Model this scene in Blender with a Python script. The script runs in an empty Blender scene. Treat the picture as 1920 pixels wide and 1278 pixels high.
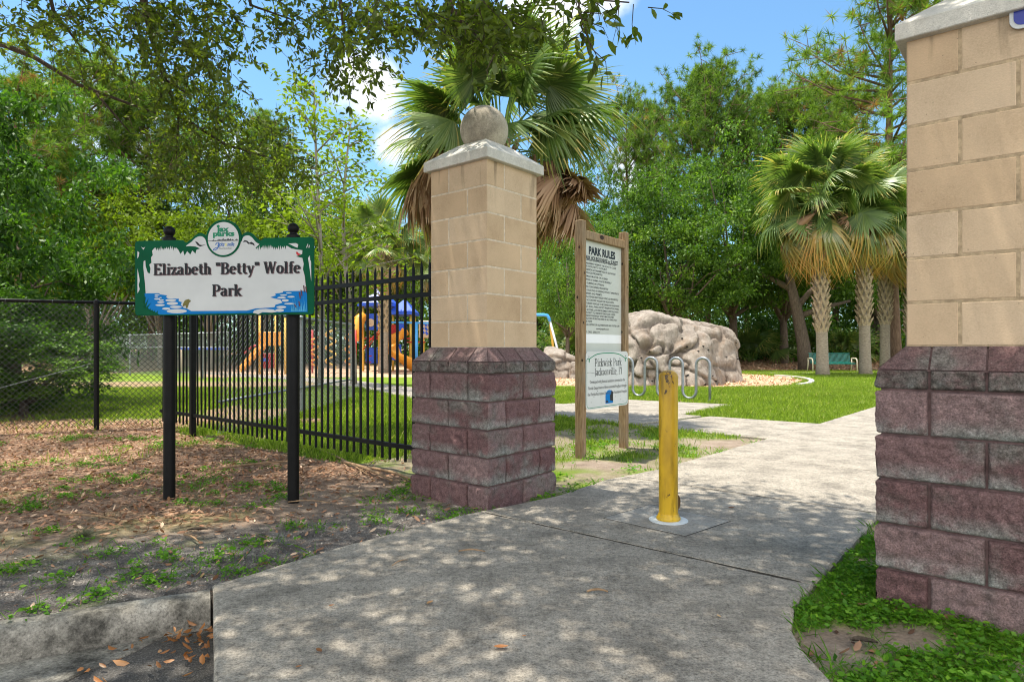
import bpy, bmesh, math, random
import numpy as np
from mathutils import Vector, Matrix, noise as mn
from mathutils.geometry import tessellate_polygon
R = math.radians
PI = math.pi
scene = bpy.context.scene
COL = scene.collection
rng = np.random.default_rng(7)
random.seed(7)

# ------------------------------------------------------------------ camera
CAMH = 1.14
F = 1204.0          # focal length in photo pixels (1920 wide)
HZ = 654.0          # horizon row
cam_d = bpy.data.cameras.new("camera")
cam_d.sensor_width = 36.0
cam_d.lens = F / 1920 * 36.0
cam_d.shift_y = (HZ - 639.0) / 1920
cam_d.clip_start = 0.05
cam_d.clip_end = 3000
cam = bpy.data.objects.new("camera", cam_d)
COL.objects.link(cam)
cam.location = (0, 0, CAMH)
cam.rotation_euler = (R(90), 0, 0)
scene.camera = cam

# ------------------------------------------------------------------ light
SUN_DIR = Vector((-0.24, 0.07, 0.965)).normalized()
sun_d = bpy.data.lights.new("sun", 'SUN')
sun_d.energy = 3.9
sun_d.angle = R(0.53)
sun_d.color = (1.0, 0.93, 0.80)
sun = bpy.data.objects.new("sun", sun_d)
COL.objects.link(sun)
sun.rotation_euler = SUN_DIR.to_track_quat('Z', 'Y').to_euler()

world = bpy.data.worlds.new("World")
scene.world = world
world.use_nodes = True
wt = world.node_tree
wt.nodes.clear()
def N(nt, typ, **kw):
    n = nt.nodes.new(typ)
    for k, v in kw.items():
        if k.startswith('_'):
            setattr(n, k[1:], v)
        else:
            n.inputs[k].default_value = v
    return n
sky = N(wt, 'ShaderNodeTexSky')
sky.sky_type = 'NISHITA'
sky.sun_disc = False
sky.sun_elevation = math.asin(SUN_DIR.z)
sky.sun_rotation = math.atan2(SUN_DIR.x, SUN_DIR.y)
sky.air_density = 1.0
sky.dust_density = 0.6
sky.ozone_density = 2.0
tc = N(wt, 'ShaderNodeTexCoord')
vn = N(wt, 'ShaderNodeVectorMath', _operation='NORMALIZE')
wt.links.new(tc.outputs['Generated'], vn.inputs[0])
# clouds: banks at a few compass directions of the sky, broken up by noise
nz = N(wt, 'ShaderNodeTexNoise', Scale=7.0, Detail=7.0, Roughness=0.58)
wt.links.new(vn.outputs[0], nz.inputs['Vector'])
acc = None
def cloud_dir(px, py):
    return Vector(((px - 960) / F, 1, (HZ - py) / F)).normalized()
for (px, py, sz, w) in [(690, 165, .075, 1.15), (655, 190, .06, .8), (740, 275, .06, .9), (745, 120, .05, .6), (1040, 0, .10, 1.1),
                        (1120, -25, .08, .9), (1560, 45, .06, .42), (420, 330, .12, .8), (180, 230, .13, .7), (560, 400, .14, .8),
                        (1200, 330, .10, .7), (1690, 10, .07, .55), (950, 330, .12, .8), (1500, 480, .2, .6), (1300, -60, .07, .5)]:
    d = cloud_dir(px, py)
    sub = N(wt, 'ShaderNodeVectorMath', _operation='DISTANCE')
    wt.links.new(vn.outputs[0], sub.inputs[0])
    sub.inputs[1].default_value = d
    mr = N(wt, 'ShaderNodeMapRange', _interpolation_type='SMOOTHSTEP')
    mr.inputs['From Min'].default_value = sz * 1.6
    mr.inputs['From Max'].default_value = 0.0
    mr.inputs['To Max'].default_value = w * .70
    wt.links.new(sub.outputs['Value'], mr.inputs['Value'])
    if acc is None:
        acc = mr.outputs[0]
    else:
        a = N(wt, 'ShaderNodeMath', _operation='MAXIMUM')
        wt.links.new(acc, a.inputs[0]); wt.links.new(mr.outputs[0], a.inputs[1])
        acc = a.outputs[0]
big = N(wt, 'ShaderNodeTexNoise', Scale=2.3, Detail=5.0, Roughness=0.55)
wt.links.new(vn.outputs[0], big.inputs['Vector'])
bm_ = N(wt, 'ShaderNodeMapRange', _interpolation_type='SMOOTHSTEP')
bm_.inputs['From Min'].default_value = 0.60; bm_.inputs['From Max'].default_value = 0.80
bm_.inputs['To Max'].default_value = 0.3
wt.links.new(big.outputs['Fac'], bm_.inputs['Value'])
a = N(wt, 'ShaderNodeMath', _operation='MAXIMUM')
wt.links.new(acc, a.inputs[0]); wt.links.new(bm_.outputs[0], a.inputs[1])
sm = N(wt, 'ShaderNodeMath', _operation='ADD')
wt.links.new(a.outputs[0], sm.inputs[0]); wt.links.new(nz.outputs['Fac'], sm.inputs[1])
cm = N(wt, 'ShaderNodeMapRange', _interpolation_type='SMOOTHSTEP')
cm.inputs['From Min'].default_value = 0.86; cm.inputs['From Max'].default_value = 1.16
wt.links.new(sm.outputs[0], cm.inputs['Value'])
# thin the blue a touch so it reads like the hazy southern sky
tint = N(wt, 'ShaderNodeMix', _data_type='RGBA', _blend_type='MULTIPLY')
tint.inputs[0].default_value = 1.0
tint.inputs[7].default_value = (.55, .73, .76, 1)
wt.links.new(sky.outputs[0], tint.inputs[6])
mixc = N(wt, 'ShaderNodeMix', _data_type='RGBA')
mixc.inputs[7].default_value = (4.4, 4.5, 4.6, 1)
wt.links.new(cm.outputs[0], mixc.inputs[0])
wt.links.new(tint.outputs[2], mixc.inputs[6])
# bright cloud bank added out of view behind the camera to fill shadows
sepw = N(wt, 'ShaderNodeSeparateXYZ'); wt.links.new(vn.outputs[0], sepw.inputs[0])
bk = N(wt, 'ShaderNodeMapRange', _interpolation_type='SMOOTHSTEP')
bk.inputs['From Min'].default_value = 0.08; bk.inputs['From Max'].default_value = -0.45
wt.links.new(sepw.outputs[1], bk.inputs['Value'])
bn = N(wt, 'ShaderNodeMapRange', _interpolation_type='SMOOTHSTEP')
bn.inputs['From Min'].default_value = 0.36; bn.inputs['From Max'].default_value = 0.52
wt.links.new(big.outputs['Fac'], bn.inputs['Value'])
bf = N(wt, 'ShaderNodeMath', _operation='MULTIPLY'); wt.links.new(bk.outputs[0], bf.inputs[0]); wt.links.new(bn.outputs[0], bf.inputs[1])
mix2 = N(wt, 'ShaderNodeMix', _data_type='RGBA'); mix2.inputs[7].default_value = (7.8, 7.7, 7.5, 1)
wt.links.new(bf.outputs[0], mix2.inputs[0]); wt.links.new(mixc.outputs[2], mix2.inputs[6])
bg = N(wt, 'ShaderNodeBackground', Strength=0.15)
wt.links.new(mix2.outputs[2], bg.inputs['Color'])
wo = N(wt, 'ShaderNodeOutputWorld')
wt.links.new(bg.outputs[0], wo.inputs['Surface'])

scene.view_settings.view_transform = 'Standard'
scene.view_settings.look = 'None'
scene.view_settings.exposure = 1.1
scene.view_settings.gamma = 1.0
scene.render.engine = 'CYCLES'
scene.cycles.filter_width = 1.1
scene.cycles.max_bounces = 7
scene.cycles.diffuse_bounces = 4
scene.cycles.transmission_bounces = 4

# ------------------------------------------------------------------ geometry helpers
def P(px, py, Y):
    return Vector(((px - 960) / F * Y, Y, CAMH + (HZ - py) / F * Y))
def G(px, py, z=0.0):
    Y = (CAMH - z) * F / (py - HZ)
    return Vector(((px - 960) / F * Y, Y, z))
U = Vector((0.769, -0.639, 0)); V = Vector((0.639, 0.769, 0))   # gate axes: along the entrance front, and into the park
def W(u, v, z=0.0):
    return U * u + V * v + Vector((0, 0, z))

class MB:
    def __init__(s):
        s.v = []; s.f = []; s.m = []; s.attr = {}
    def add(s, verts, faces, mat=0, **attrs):
        o = len(s.v)
        s.v.extend([tuple(p) for p in verts])
        for f in faces:
            s.f.append([i + o for i in f]); s.m.append(mat)
        for k, val in attrs.items():
            s.attr.setdefault(k, {})
            for i in range(len(verts)):
                s.attr[k][o + i] = val if not hasattr(val, '__len__') else val[i]
        return o
    def box(s, c, size, mat=0, ax=None, ay=None, az=None, **at):
        c = Vector(c); ax = Vector(ax or (1, 0, 0)); ay = Vector(ay or (0, 1, 0)); az = Vector(az or (0, 0, 1))
        h = [x / 2 for x in size]
        vs = [c + ax * (i * h[0]) + ay * (j * h[1]) + az * (k * h[2]) for k in (-1, 1) for j in (-1, 1) for i in (-1, 1)]
        fs = [(0, 2, 3, 1), (4, 5, 7, 6), (0, 1, 5, 4), (2, 6, 7, 3), (0, 4, 6, 2), (1, 3, 7, 5)]
        s.add(vs, fs, mat, **at)
    def bbox(s, c, size, b, mat=0, ax=(1, 0, 0), ay=(0, 1, 0), az=(0, 0, 1), **at):
        """box with chamfered edges"""
        c = Vector(c); A = [Vector(ax), Vector(ay), Vector(az)]
        h = [x / 2 for x in size]
        vs = []; idx = {}
        for sx in (-1, 1):
            for sy in (-1, 1):
                for sz in (-1, 1):
                    sg = (sx, sy, sz)
                    for a in range(3):
                        p = c.copy()
                        for k in range(3):
                            p += A[k] * (sg[k] * (h[k] - (0 if k == a else b)))
                        idx[(sg, a)] = len(vs); vs.append(p)
        fs = []
        for a in range(3):
            o = [k for k in range(3) if k != a]
            for sa in (-1, 1):
                q = []
                for (i, j) in ((-1, -1), (1, -1), (1, 1), (-1, 1)):
                    sg = [0, 0, 0]; sg[a] = sa; sg[o[0]] = i; sg[o[1]] = j
                    q.append(idx[(tuple(sg), a)])
                fs.append(q)
        for a in range(3):
            o = [k for k in range(3) if k != a]
            for i in (-1, 1):
                for j in (-1, 1):
                    s1 = [0, 0, 0]; s1[a] = -1; s1[o[0]] = i; s1[o[1]] = j
                    s2 = list(s1); s2[a] = 1
                    s1 = tuple(s1); s2 = tuple(s2)
                    fs.append((idx[(s1, o[0])], idx[(s2, o[0])], idx[(s2, o[1])], idx[(s1, o[1])]))
        for sx in (-1, 1):
            for sy in (-1, 1):
                for sz in (-1, 1):
                    sg = (sx, sy, sz)
                    fs.append((idx[(sg, 0)], idx[(sg, 1)], idx[(sg, 2)]))
        s.add(vs, fs, mat, **at)
    def tube(s, pts, r, n=8, mat=0, cap=True, **at):
        pts = [Vector(p) for p in pts]
        rs = r if hasattr(r, '__len__') else [r] * len(pts)
        vs = []; fs = []
        prev = None
        for i, p in enumerate(pts):
            t = (pts[min(i + 1, len(pts) - 1)] - pts[max(i - 1, 0)]).normalized()
            if prev is None:
                a = t.cross(Vector((0, 0, 1)))
                if a.length < 1e-3: a = t.cross(Vector((0, 1, 0)))
                a.normalize()
            else:
                a = (prev - t * prev.dot(t)).normalized()
            prev = a
            b = t.cross(a)
            for k in range(n):
                th = 2 * PI * k / n
                vs.append(p + (a * math.cos(th) + b * math.sin(th)) * rs[i])
        for i in range(len(pts) - 1):
            for k in range(n):
                fs.append((i * n + k, i * n + (k + 1) % n, (i + 1) * n + (k + 1) % n, (i + 1) * n + k))
        if cap:
            fs.append(tuple(range(n - 1, -1, -1)))
            fs.append(tuple((len(pts) - 1) * n + k for k in range(n)))
        s.add(vs, fs, mat, **at)
    def lathe(s, c, prof, n=24, mat=0, **at):
        c = Vector(c); vs = []; fs = []
        for (r, z) in prof:
            for k in range(n):
                th = 2 * PI * k / n
                vs.append(c + Vector((r * math.cos(th), r * math.sin(th), z)))
        for i in range(len(prof) - 1):
            for k in range(n):
                fs.append((i * n + k, i * n + (k + 1) % n, (i + 1) * n + (k + 1) % n, (i + 1) * n + k))
        fs.append(tuple(range(n - 1, -1, -1)))
        fs.append(tuple((len(prof) - 1) * n + k for k in range(n)))
        s.add(vs, fs, mat, **at)
    def poly(s, pts, mat=0, flip=False, **at):
        """flat concave polygon of 3-D points"""
        pts = [Vector(p) for p in pts]
        tris = tessellate_polygon([pts])
        s.add(pts, [t if not flip else t[::-1] for t in tris], mat, **at)
    def prism(s, pts, off, mat=0, **at):
        pts = [Vector(p) for p in pts]; off = Vector(off); n = len(pts)
        tris = [tuple(t) for t in tessellate_polygon([pts])]
        vs = pts + [p + off for p in pts]
        fs = [t for t in tris] + [tuple(i + n for i in t[::-1]) for t in tris]
        fs += [(i, (i + 1) % n, (i + 1) % n + n, i + n) for i in range(n)]
        s.add(vs, fs, mat, **at)
    def build(s, name, mats, parent=None, smooth=False, angle=None, origin=None, recalc=False):
        me = bpy.data.meshes.new(name)
        off = Vector((0, 0, 0))
        if parent is not None: off = Vector(parent.get('_o', (0, 0, 0)))
        elif origin is not None: off = Vector(origin)
        me.from_pydata([(p[0] - off.x, p[1] - off.y, p[2] - off.z) for p in s.v], [], s.f)
        for m in (mats if isinstance(mats, (list, tuple)) else [mats]):
            me.materials.append(m)
        me.polygons.foreach_set('material_index', s.m)
        if smooth: me.polygons.foreach_set('use_smooth', [True] * len(s.f))
        for k, d in s.attr.items():
            at = me.attributes.new(k, 'FLOAT', 'POINT')
            arr = np.zeros(len(s.v), np.float32)
            arr[list(d.keys())] = list(d.values())
            at.data.foreach_set('value', arr)
        if recalc:
            b = bmesh.new(); b.from_mesh(me); bmesh.ops.recalc_face_normals(b, faces=b.faces); b.to_mesh(me); b.free()
        if angle is not None:
            me.polygons.foreach_set('use_smooth', [True] * len(s.f))
            try: me.set_sharp_from_angle(angle=R(angle))
            except Exception: pass
        me.update()
        ob = bpy.data.objects.new(name, me)
        COL.objects.link(ob)
        if parent is not None:
            ob.parent = parent
            ob['_o'] = tuple(off)
        else:
            ob.location = off
            ob['_o'] = tuple(off)
        return ob

def npmesh(name, verts, faces_flat, nper, mats, lv=None, smooth=False, extra=None):
    """mesh from numpy arrays, all faces with nper corners"""
    me = bpy.data.meshes.new(name)
    nv = len(verts); nf = len(faces_flat) // nper
    me.vertices.add(nv); me.vertices.foreach_set('co', np.asarray(verts, np.float32).ravel())
    me.loops.add(nf * nper); me.loops.foreach_set('vertex_index', np.asarray(faces_flat, np.int32))
    me.polygons.add(nf)
    me.polygons.foreach_set('loop_start', np.arange(nf, dtype=np.int32) * nper)
    me.polygons.foreach_set('loop_total', np.full(nf, nper, np.int32))
    for m in (mats if isinstance(mats, (list, tuple)) else [mats]): me.materials.append(m)
    if lv is not None:
        at = me.attributes.new('lv', 'FLOAT', 'POINT'); at.data.foreach_set('value', np.asarray(lv, np.float32))
    for k, arr in (extra or {}).items():
        at = me.attributes.new(k, 'FLOAT', 'POINT'); at.data.foreach_set('value', np.asarray(arr, np.float32))
    if smooth: me.polygons.foreach_set('use_smooth', np.ones(nf, bool))
    me.update(calc_edges=True); me.validate()
    return me

def thing(name, label, cat, loc=(0, 0, 0), group=None):
    o = bpy.data.objects.new(name, None); COL.objects.link(o)
    o.location = loc; o['_o'] = tuple(loc)
    o.empty_display_size = 0.2
    return tag(o, label, cat, group)
def tag(o, label, cat, group=None):
    o['label'] = label; o['category'] = cat
    if group: o['group'] = group
    return o
def structure(o): o['kind'] = 'structure'; return o
def stuff(o, label, cat):
    o['kind'] = 'stuff'; o['label'] = label; o['category'] = cat; return o
def link(name, me, parent=None, loc=None, rot=None, scale=None, mat=None):
    o = bpy.data.objects.new(name, me); COL.objects.link(o)
    if parent is not None: o.parent = parent
    if mat is not None: o.matrix_basis = mat
    if loc is not None: o.location = loc
    if rot is not None: o.rotation_euler = rot
    if scale is not None: o.scale = scale
    return o

# ------------------------------------------------------------------ numpy noise
def vnoise(x, y, seed=0):
    x = np.asarray(x, float); y = np.asarray(y, float)
    xi = np.floor(x).astype(np.int64); yi = np.floor(y).astype(np.int64)
    fx = x - xi; fy = y - yi
    fx = fx * fx * (3 - 2 * fx); fy = fy * fy * (3 - 2 * fy)
    def h(a, b):
        n = (a * 374761393 + b * 668265263 + seed * 974634777) & 0x7fffffff
        n = ((n ^ (n >> 13)) * 1274126177) & 0x7fffffff
        return ((n ^ (n >> 16)) & 0xffff) / 65535.0
    return (h(xi, yi) * (1 - fx) + h(xi + 1, yi) * fx) * (1 - fy) + (h(xi, yi + 1) * (1 - fx) + h(xi + 1, yi + 1) * fx) * fy
def fbm(x, y, seed=0, oct=4):
    s = 0; a = .5; t = 0
    for i in range(oct):
        s = s + a * vnoise(np.asarray(x) * 2 ** i, np.asarray(y) * 2 ** i, seed + i * 17); t += a; a *= .5
    return s / t
def inpoly(x, y, poly):
    x = np.asarray(x, float); y = np.asarray(y, float); c = np.zeros(x.shape, bool)
    n = len(poly)
    for i in range(n):
        x1, y1 = poly[i][:2]; x2, y2 = poly[(i + 1) % n][:2]
        if y1 == y2: continue
        k = ((y1 > y) != (y2 > y)) & (x < (x2 - x1) * (y - y1) / (y2 - y1) + x1)
        c ^= k
    return c
def sstep(a, b, x):
    t = np.clip((x - a) / (b - a), 0, 1); return t * t * (3 - 2 * t)

# ------------------------------------------------------------------ materials
def mat(name, base=(.5, .5, .5), rough=.7, metal=0.0, spec=0.3):
    m = bpy.data.materials.new(name); m.use_nodes = True
    nt = m.node_tree; b = nt.nodes['Principled BSDF']
    b.inputs['Base Color'].default_value = (*base, 1); b.inputs['Roughness'].default_value = rough
    b.inputs['Metallic'].default_value = metal; b.inputs['Specular IOR Level'].default_value = spec
    m.diffuse_color = (*base, 1)
    return m, nt, b
def ramp(nt, fac, stops):
    r = nt.nodes.new('ShaderNodeValToRGB'); e = r.color_ramp.elements
    while len(e) < len(stops): e.new(0.5)
    for i, (p, c) in enumerate(stops):
        e[i].position = p; e[i].color = (*c, 1) if len(c) == 3 else c
    nt.links.new(fac, r.inputs[0]); return r.outputs[0]
def tnoise(nt, scale, detail=4, rough=.55, vec=None, dist=0.0, dim='3D'):
    n = nt.nodes.new('ShaderNodeTexNoise')
    n.inputs['Scale'].default_value = scale; n.inputs['Detail'].default_value = detail; n.inputs['Roughness'].default_value = rough
    n.inputs['Distortion'].default_value = dist
    if vec is None:
        t = nt.nodes.new('ShaderNodeTexCoord'); vec = t.outputs['Object']
    nt.links.new(vec, n.inputs['Vector']); return n.outputs['Fac']
def tvor(nt, scale, vec=None, feature='F1', out='Distance'):
    n = nt.nodes.new('ShaderNodeTexVoronoi'); n.feature = feature
    n.inputs['Scale'].default_value = scale
    if vec is None:
        t = nt.nodes.new('ShaderNodeTexCoord'); vec = t.outputs['Object']
    nt.links.new(vec, n.inputs['Vector']); return n.outputs[out]
def mixrgb(nt, fac, a, b, blend='MIX'):
    n = nt.nodes.new('ShaderNodeMix'); n.data_type = 'RGBA'; n.blend_type = blend
    def put(s, v):
        if hasattr(v, 'is_output'): nt.links.new(v, s)
        else: s.default_value = v if not hasattr(v, '__len__') else (*v, 1)
    put(n.inputs[0], fac); put(n.inputs[6], a); put(n.inputs[7], b)
    return n.outputs[2]
def math_(nt, op, a, b=None, clamp=False):
    n = nt.nodes.new('ShaderNodeMath'); n.operation = op; n.use_clamp = clamp
    for i, v in enumerate((a, b)):
        if v is None: continue
        if hasattr(v, 'is_output'): nt.links.new(v, n.inputs[i])
        else: n.inputs[i].default_value = v
    return n.outputs[0]
def maprange(nt, v, a, b, c=0.0, d=1.0):
    n = nt.nodes.new('ShaderNodeMapRange'); n.interpolation_type = 'SMOOTHSTEP'
    nt.links.new(v, n.inputs[0])
    for i, x in enumerate((a, b, c, d)): n.inputs[i + 1].default_value = x
    return n.outputs[0]
def bump(nt, b, h, dist=.01, strength=.6):
    n = nt.nodes.new('ShaderNodeBump'); n.inputs['Strength'].default_value = strength; n.inputs['Distance'].default_value = dist
    nt.links.new(h, n.inputs['Height']); nt.links.new(n.outputs[0], b.inputs['Normal'])
def attr(nt, name):
    n = nt.nodes.new('ShaderNodeAttribute'); n.attribute_name = name; return n.outputs['Fac']
def objrand(nt):
    n = nt.nodes.new('ShaderNodeObjectInfo'); return n.outputs['Random']
def coords(nt, kind='Object', scale=(1, 1, 1)):
    t = nt.nodes.new('ShaderNodeTexCoord'); mp = nt.nodes.new('ShaderNodeMapping')
    mp.inputs['Scale'].default_value = scale
    nt.links.new(t.outputs[kind], mp.inputs[0]); return mp.outputs[0]

M = {}
def setmat(key, name, base, rough=.7, metal=0, spec=.3, var=.15, scale=8, bmp=0.0):
    m, nt, b = mat(name, base, rough, metal, spec)
    f = tnoise(nt, scale, 5)
    lo = tuple(c * (1 - var) for c in base); hi = tuple(min(1, c * (1 + var)) for c in base)
    nt.links.new(ramp(nt, f, [(.3, lo), (.7, hi)]), b.inputs['Base Color'])
    if bmp: bump(nt, b, tnoise(nt, scale * 6, 4), bmp, .7)
    M[key] = m; return m

setmat('black', 'black_painted_metal', (.007, .007, .0075), .5, 0, .16, .3, 12)
setmat('blackwire', 'black_vinyl_wire', (.015, .016, .017), .4, 0, .5, .3, 12)
setmat('galv', 'galvanised_steel', (.26, .28, .30), .42, .65, .5, .18, 20)
setmat('wiregalv', 'galvanised_wire', (.22, .23, .24), .5, .3, .5, .18, 20)
setmat('green_sign', 'green_sign_vinyl', (.001, .085, .038), .6, 0, .12, .2, 3)
setmat('white_sign', 'white_sign_face', (.58, .595, .60), .5, 0, .25, .05, 5)
setmat('blue_sign', 'blue_water_vinyl', (.005, .17, .50), .6, 0, .12, .12, 3)
setmat('sky_vinyl', 'cyan_reed_vinyl', (.06, .36, .62), .4)
setmat('maroon', 'maroon_vinyl', (.10, .03, .04), .5)
setmat('ink', 'black_ink', (.012, .013, .018), .5)
setmat('ink_shadow', 'red_brown_letter_shadow', (.22, .13, .14), .5)
setmat('olive', 'olive_vinyl', (.16, .14, .03), .5)
setmat('red_vinyl', 'red_vinyl', (.5, .03, .04), .5)
setmat('jax_green', 'bright_green_vinyl', (.005, .2, .10), .45)
setmat('jax_blue', 'script_blue_vinyl', (.03, .13, .42), .45)
setmat('yellow_vinyl', 'pale_yellow_vinyl', (.6, .55, .25), .5)
setmat('grey_ink', 'grey_print', (.07, .07, .075), .5)
setmat('rules_board', 'pale_grey_board', (.50, .52, .49), .5, 0, .3, .05, 4)
setmat('white_strip', 'white_sticker', (.78, .79, .82), .45, 0, .3, .03, 4)
setmat('royal', 'royal_blue_sign', (.004, .02, .28), .35, 0, .5, .1, 4)
setmat('pl_yellow', 'yellow_play_metal', (.62, .40, .07), .45, 0, .4, .1, 4)
setmat('pl_orange', 'orange_slide_plastic', (.72, .30, .03), .45, 0, .4, .1, 3)
setmat('pl_blue', 'blue_play_plastic', (.03, .10, .62), .4, 0, .4, .1, 3)
setmat('pl_sky', 'light_blue_pipe', (.06, .32, .72), .35, 0, .4, .1, 3)
setmat('pl_red', 'red_play_plastic', (.42, .03, .03), .45, 0, .4, .1, 3)
setmat('pl_tan', 'tan_play_panel', (.60, .47, .33), .5, 0, .4, .1, 3)
setmat('bench_green', 'green_slat_coating', (.004, .12, .10), .4, 0, .5, .15, 8)
setmat('bench_tan', 'tan_frame_paint', (.55, .48, .36), .4)
setmat('pale_steel', 'pale_steel_pipe', (.55, .56, .58), .3, .4, .5)
setmat('dark_hole', 'dark_bolt_hole', (.02, .018, .015), .8)
setmat('twig', 'dry_twig_wood', (.26, .17, .10), .85, 0, .2, .3, 30)
setmat('white_ring', 'white_sleeve_paint', (.62, .66, .68), .5, 0, .4, .12, 30)
setmat('lock_brown', 'brown_lock_metal', (.13, .075, .03), .55, .3, .4, .3, 30)
setmat('joint_dirt', 'dark_joint_dirt', (.055, .047, .038), .95, 0, .05, .3, 30)
setmat('edging', 'pale_concrete_edging', (.5, .47, .42), .85, 0, .2, .15, 3)

# path concrete
def concrete(key, name, c0, c1, stain=.5, grain=.5, patch=None, agg=170):
    m, nt, b = mat(name, c0, .85, 0, .25)
    o = coords(nt)
    big = tnoise(nt, 1.3, 6, .6, o); mid = tnoise(nt, 9, 5, .6, o); fin = tnoise(nt, agg, 3, .75, o)
    c = ramp(nt, mixf(nt, big, mid), [(.3, c0), (.72, c1)])
    dark = ramp(nt, tnoise(nt, 3.1, 8, .72, o), [(.36, (1 - stain,) * 3), (.56, (1, 1, 1))])
    c = mixrgb(nt, 1.0, c, dark, 'MULTIPLY')
    g = ramp(nt, fin, [(.28, (1 - grain,) * 3), (.5, (1, 1, 1)), (.74, (1 + grain * .6,) * 3)])
    c = mixrgb(nt, 1.0, c, g, 'MULTIPLY')
    g2 = ramp(nt, tnoise(nt, agg * .33, 4, .8, o), [(.32, (1 - grain * .8,) * 3), (.5, (1, 1, 1)), (.70, (1 + grain * .5,) * 3)])
    c = mixrgb(nt, 1.0, c, g2, 'MULTIPLY')
    pit = maprange(nt, tvor(nt, 42, o), .02, .10)
    c = mixrgb(nt, math_(nt, 'MULTIPLY', math_(nt, 'SUBTRACT', 1.0, pit), .55), c, (.05, .045, .04))
    nt.links.new(c, b.inputs['Base Color'])
    h = math_(nt, 'ADD', math_(nt, 'MULTIPLY', mid, .5), fin)
    bump(nt, b, h, .006, .7)
    M[key] = m
def mixf(nt, a, b, w=.5):
    return math_(nt, 'ADD', math_(nt, 'MULTIPLY', a, 1 - w), math_(nt, 'MULTIPLY', b, w))
concrete('path', 'weathered_path_concrete', (.285, .255, .215), (.39, .348, .292), .42, .62, agg=100)
concrete('pad', 'grey_footing_concrete', (.29, .275, .25), (.40, .375, .34), .3, .35)
concrete('kerb', 'stained_kerb_concrete', (.25, .235, .20), (.42, .39, .34), .80, .55, agg=90)
concrete('cap', 'cast_stone_cap', (.56, .53, .47), (.70, .67, .61), .22, .16)
concrete('ball', 'weathered_cast_stone_ball', (.36, .31, .235), (.56, .50, .40), .50, .3)

# road
m, nt, b = mat('worn_asphalt', (.07, .07, .075), .9, 0, .2)
f = tnoise(nt, 150, 3, .7); g = tnoise(nt, 4, 5)
c = mixrgb(nt, 1.0, ramp(nt, f, [(.3, (.05, .048, .047)), (.55, (.12, .115, .11)), (.75, (.30, .29, .28))]), ramp(nt, g, [(.3, (.7, .7, .7)), (.7, (1.2, 1.15, 1.1))]), 'MULTIPLY')
nt.links.new(c, b.inputs['Base Color']); bump(nt, b, f, .008, .8); M['road'] = m

# ground: zones carried by vertex attributes grass / litter / mulch / gravel
m, nt, b = mat('park_ground', (.2, .15, .1), .95, 0, .12)
o = coords(nt)
soil = ramp(nt, mixf(nt, tnoise(nt, 5, 6, .6, o), tnoise(nt, 60, 4, .7, o)), [(.3, (.16, .12, .09)), (.5, (.32, .25, .195)), (.7, (.48, .40, .33))])
grs = ramp(nt, mixf(nt, tnoise(nt, 2, 5, .6, o), tnoise(nt, 90, 4, .7, o)), [(.3, (.07, .10, .012)), (.5, (.16, .25, .020)), (.7, (.27, .36, .05))])
lit = ramp(nt, mixf(nt, tvor(nt, 32, coords(nt, scale=(1, 1.6, 1)), 'F1', 'Distance'), tnoise(nt, 55, 4, .7, o), .6), [(.22, (.08, .044, .028)), (.42, (.24, .14, .09)), (.58, (.42, .265, .175)), (.72, (.60, .45, .33))])
mul = ramp(nt, mixf(nt, tvor(nt, 22, o), tnoise(nt, 40, 4, .7, o), .6), [(.2, (.26, .15, .09)), (.5, (.55, .36, .23)), (.75, (.75, .55, .40))])
gv = ramp(nt, mixf(nt, tnoise(nt, 95, 3, .8, o), tnoise(nt, 6, 5, .6, o), .4), [(.34, (.04, .037, .036)), (.5, (.15, .135, .125)), (.66, (.46, .42, .38))])
c = mixrgb(nt, attr(nt, 'gravel'), soil, gv)
c = mixrgb(nt, attr(nt, 'litter'), c, lit)
c = mixrgb(nt, attr(nt, 'grass'), c, grs)
c = mixrgb(nt, attr(nt, 'mulch'), c, mul)
nt.links.new(c, b.inputs['Base Color'])
bump(nt, b, math_(nt, 'ADD', tnoise(nt, 24, 5, .7, o), tnoise(nt, 110, 3, .7, o)), .03, .8)
M['ground'] = m

# block materials (attribute blk = random value per block)
m, nt, b = mat('tan_smooth_block', (.5, .38, .24), .85, 0, .2)
o = coords(nt); k = attr(nt, 'blk')
c = ramp(nt, k, [(0, (.535, .38, .24)), (.5, (.575, .42, .275)), (1, (.61, .46, .315))])
c = mixrgb(nt, 1.0, c, ramp(nt, mixf(nt, tnoise(nt, 3, 6, .6, o), tnoise(nt, 120, 3, .7, o), .35), [(.33, (.78, .75, .72)), (.52, (1, 1, 1)), (.7, (1.14, 1.13, 1.12))]), 'MULTIPLY')
pit = maprange(nt, tvor(nt, 22, o), .02, .075)
c = mixrgb(nt, math_(nt, 'MULTIPLY', math_(nt, 'SUBTRACT', 1.0, pit), .7), c, (.12, .09, .06))
# damp dark streaks running down under the cap
st = tnoise(nt, 1.0, 4, .6, coords(nt, scale=(9, 9, 1.1)))
sep = nt.nodes.new('ShaderNodeSeparateXYZ'); nt.links.new(o, sep.inputs[0])
top = maprange(nt, sep.outputs[2], 2.10, 2.58)
c = mixrgb(nt, math_(nt, 'MULTIPLY', math_(nt, 'MULTIPLY', maprange(nt, st, .52, .68), top), .65), c, (.10, .075, .045))
nt.links.new(c, b.inputs['Base Color']); bump(nt, b, tnoise(nt, 140, 4, .7, o), .003, .6); M['tan_block'] = m

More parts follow.
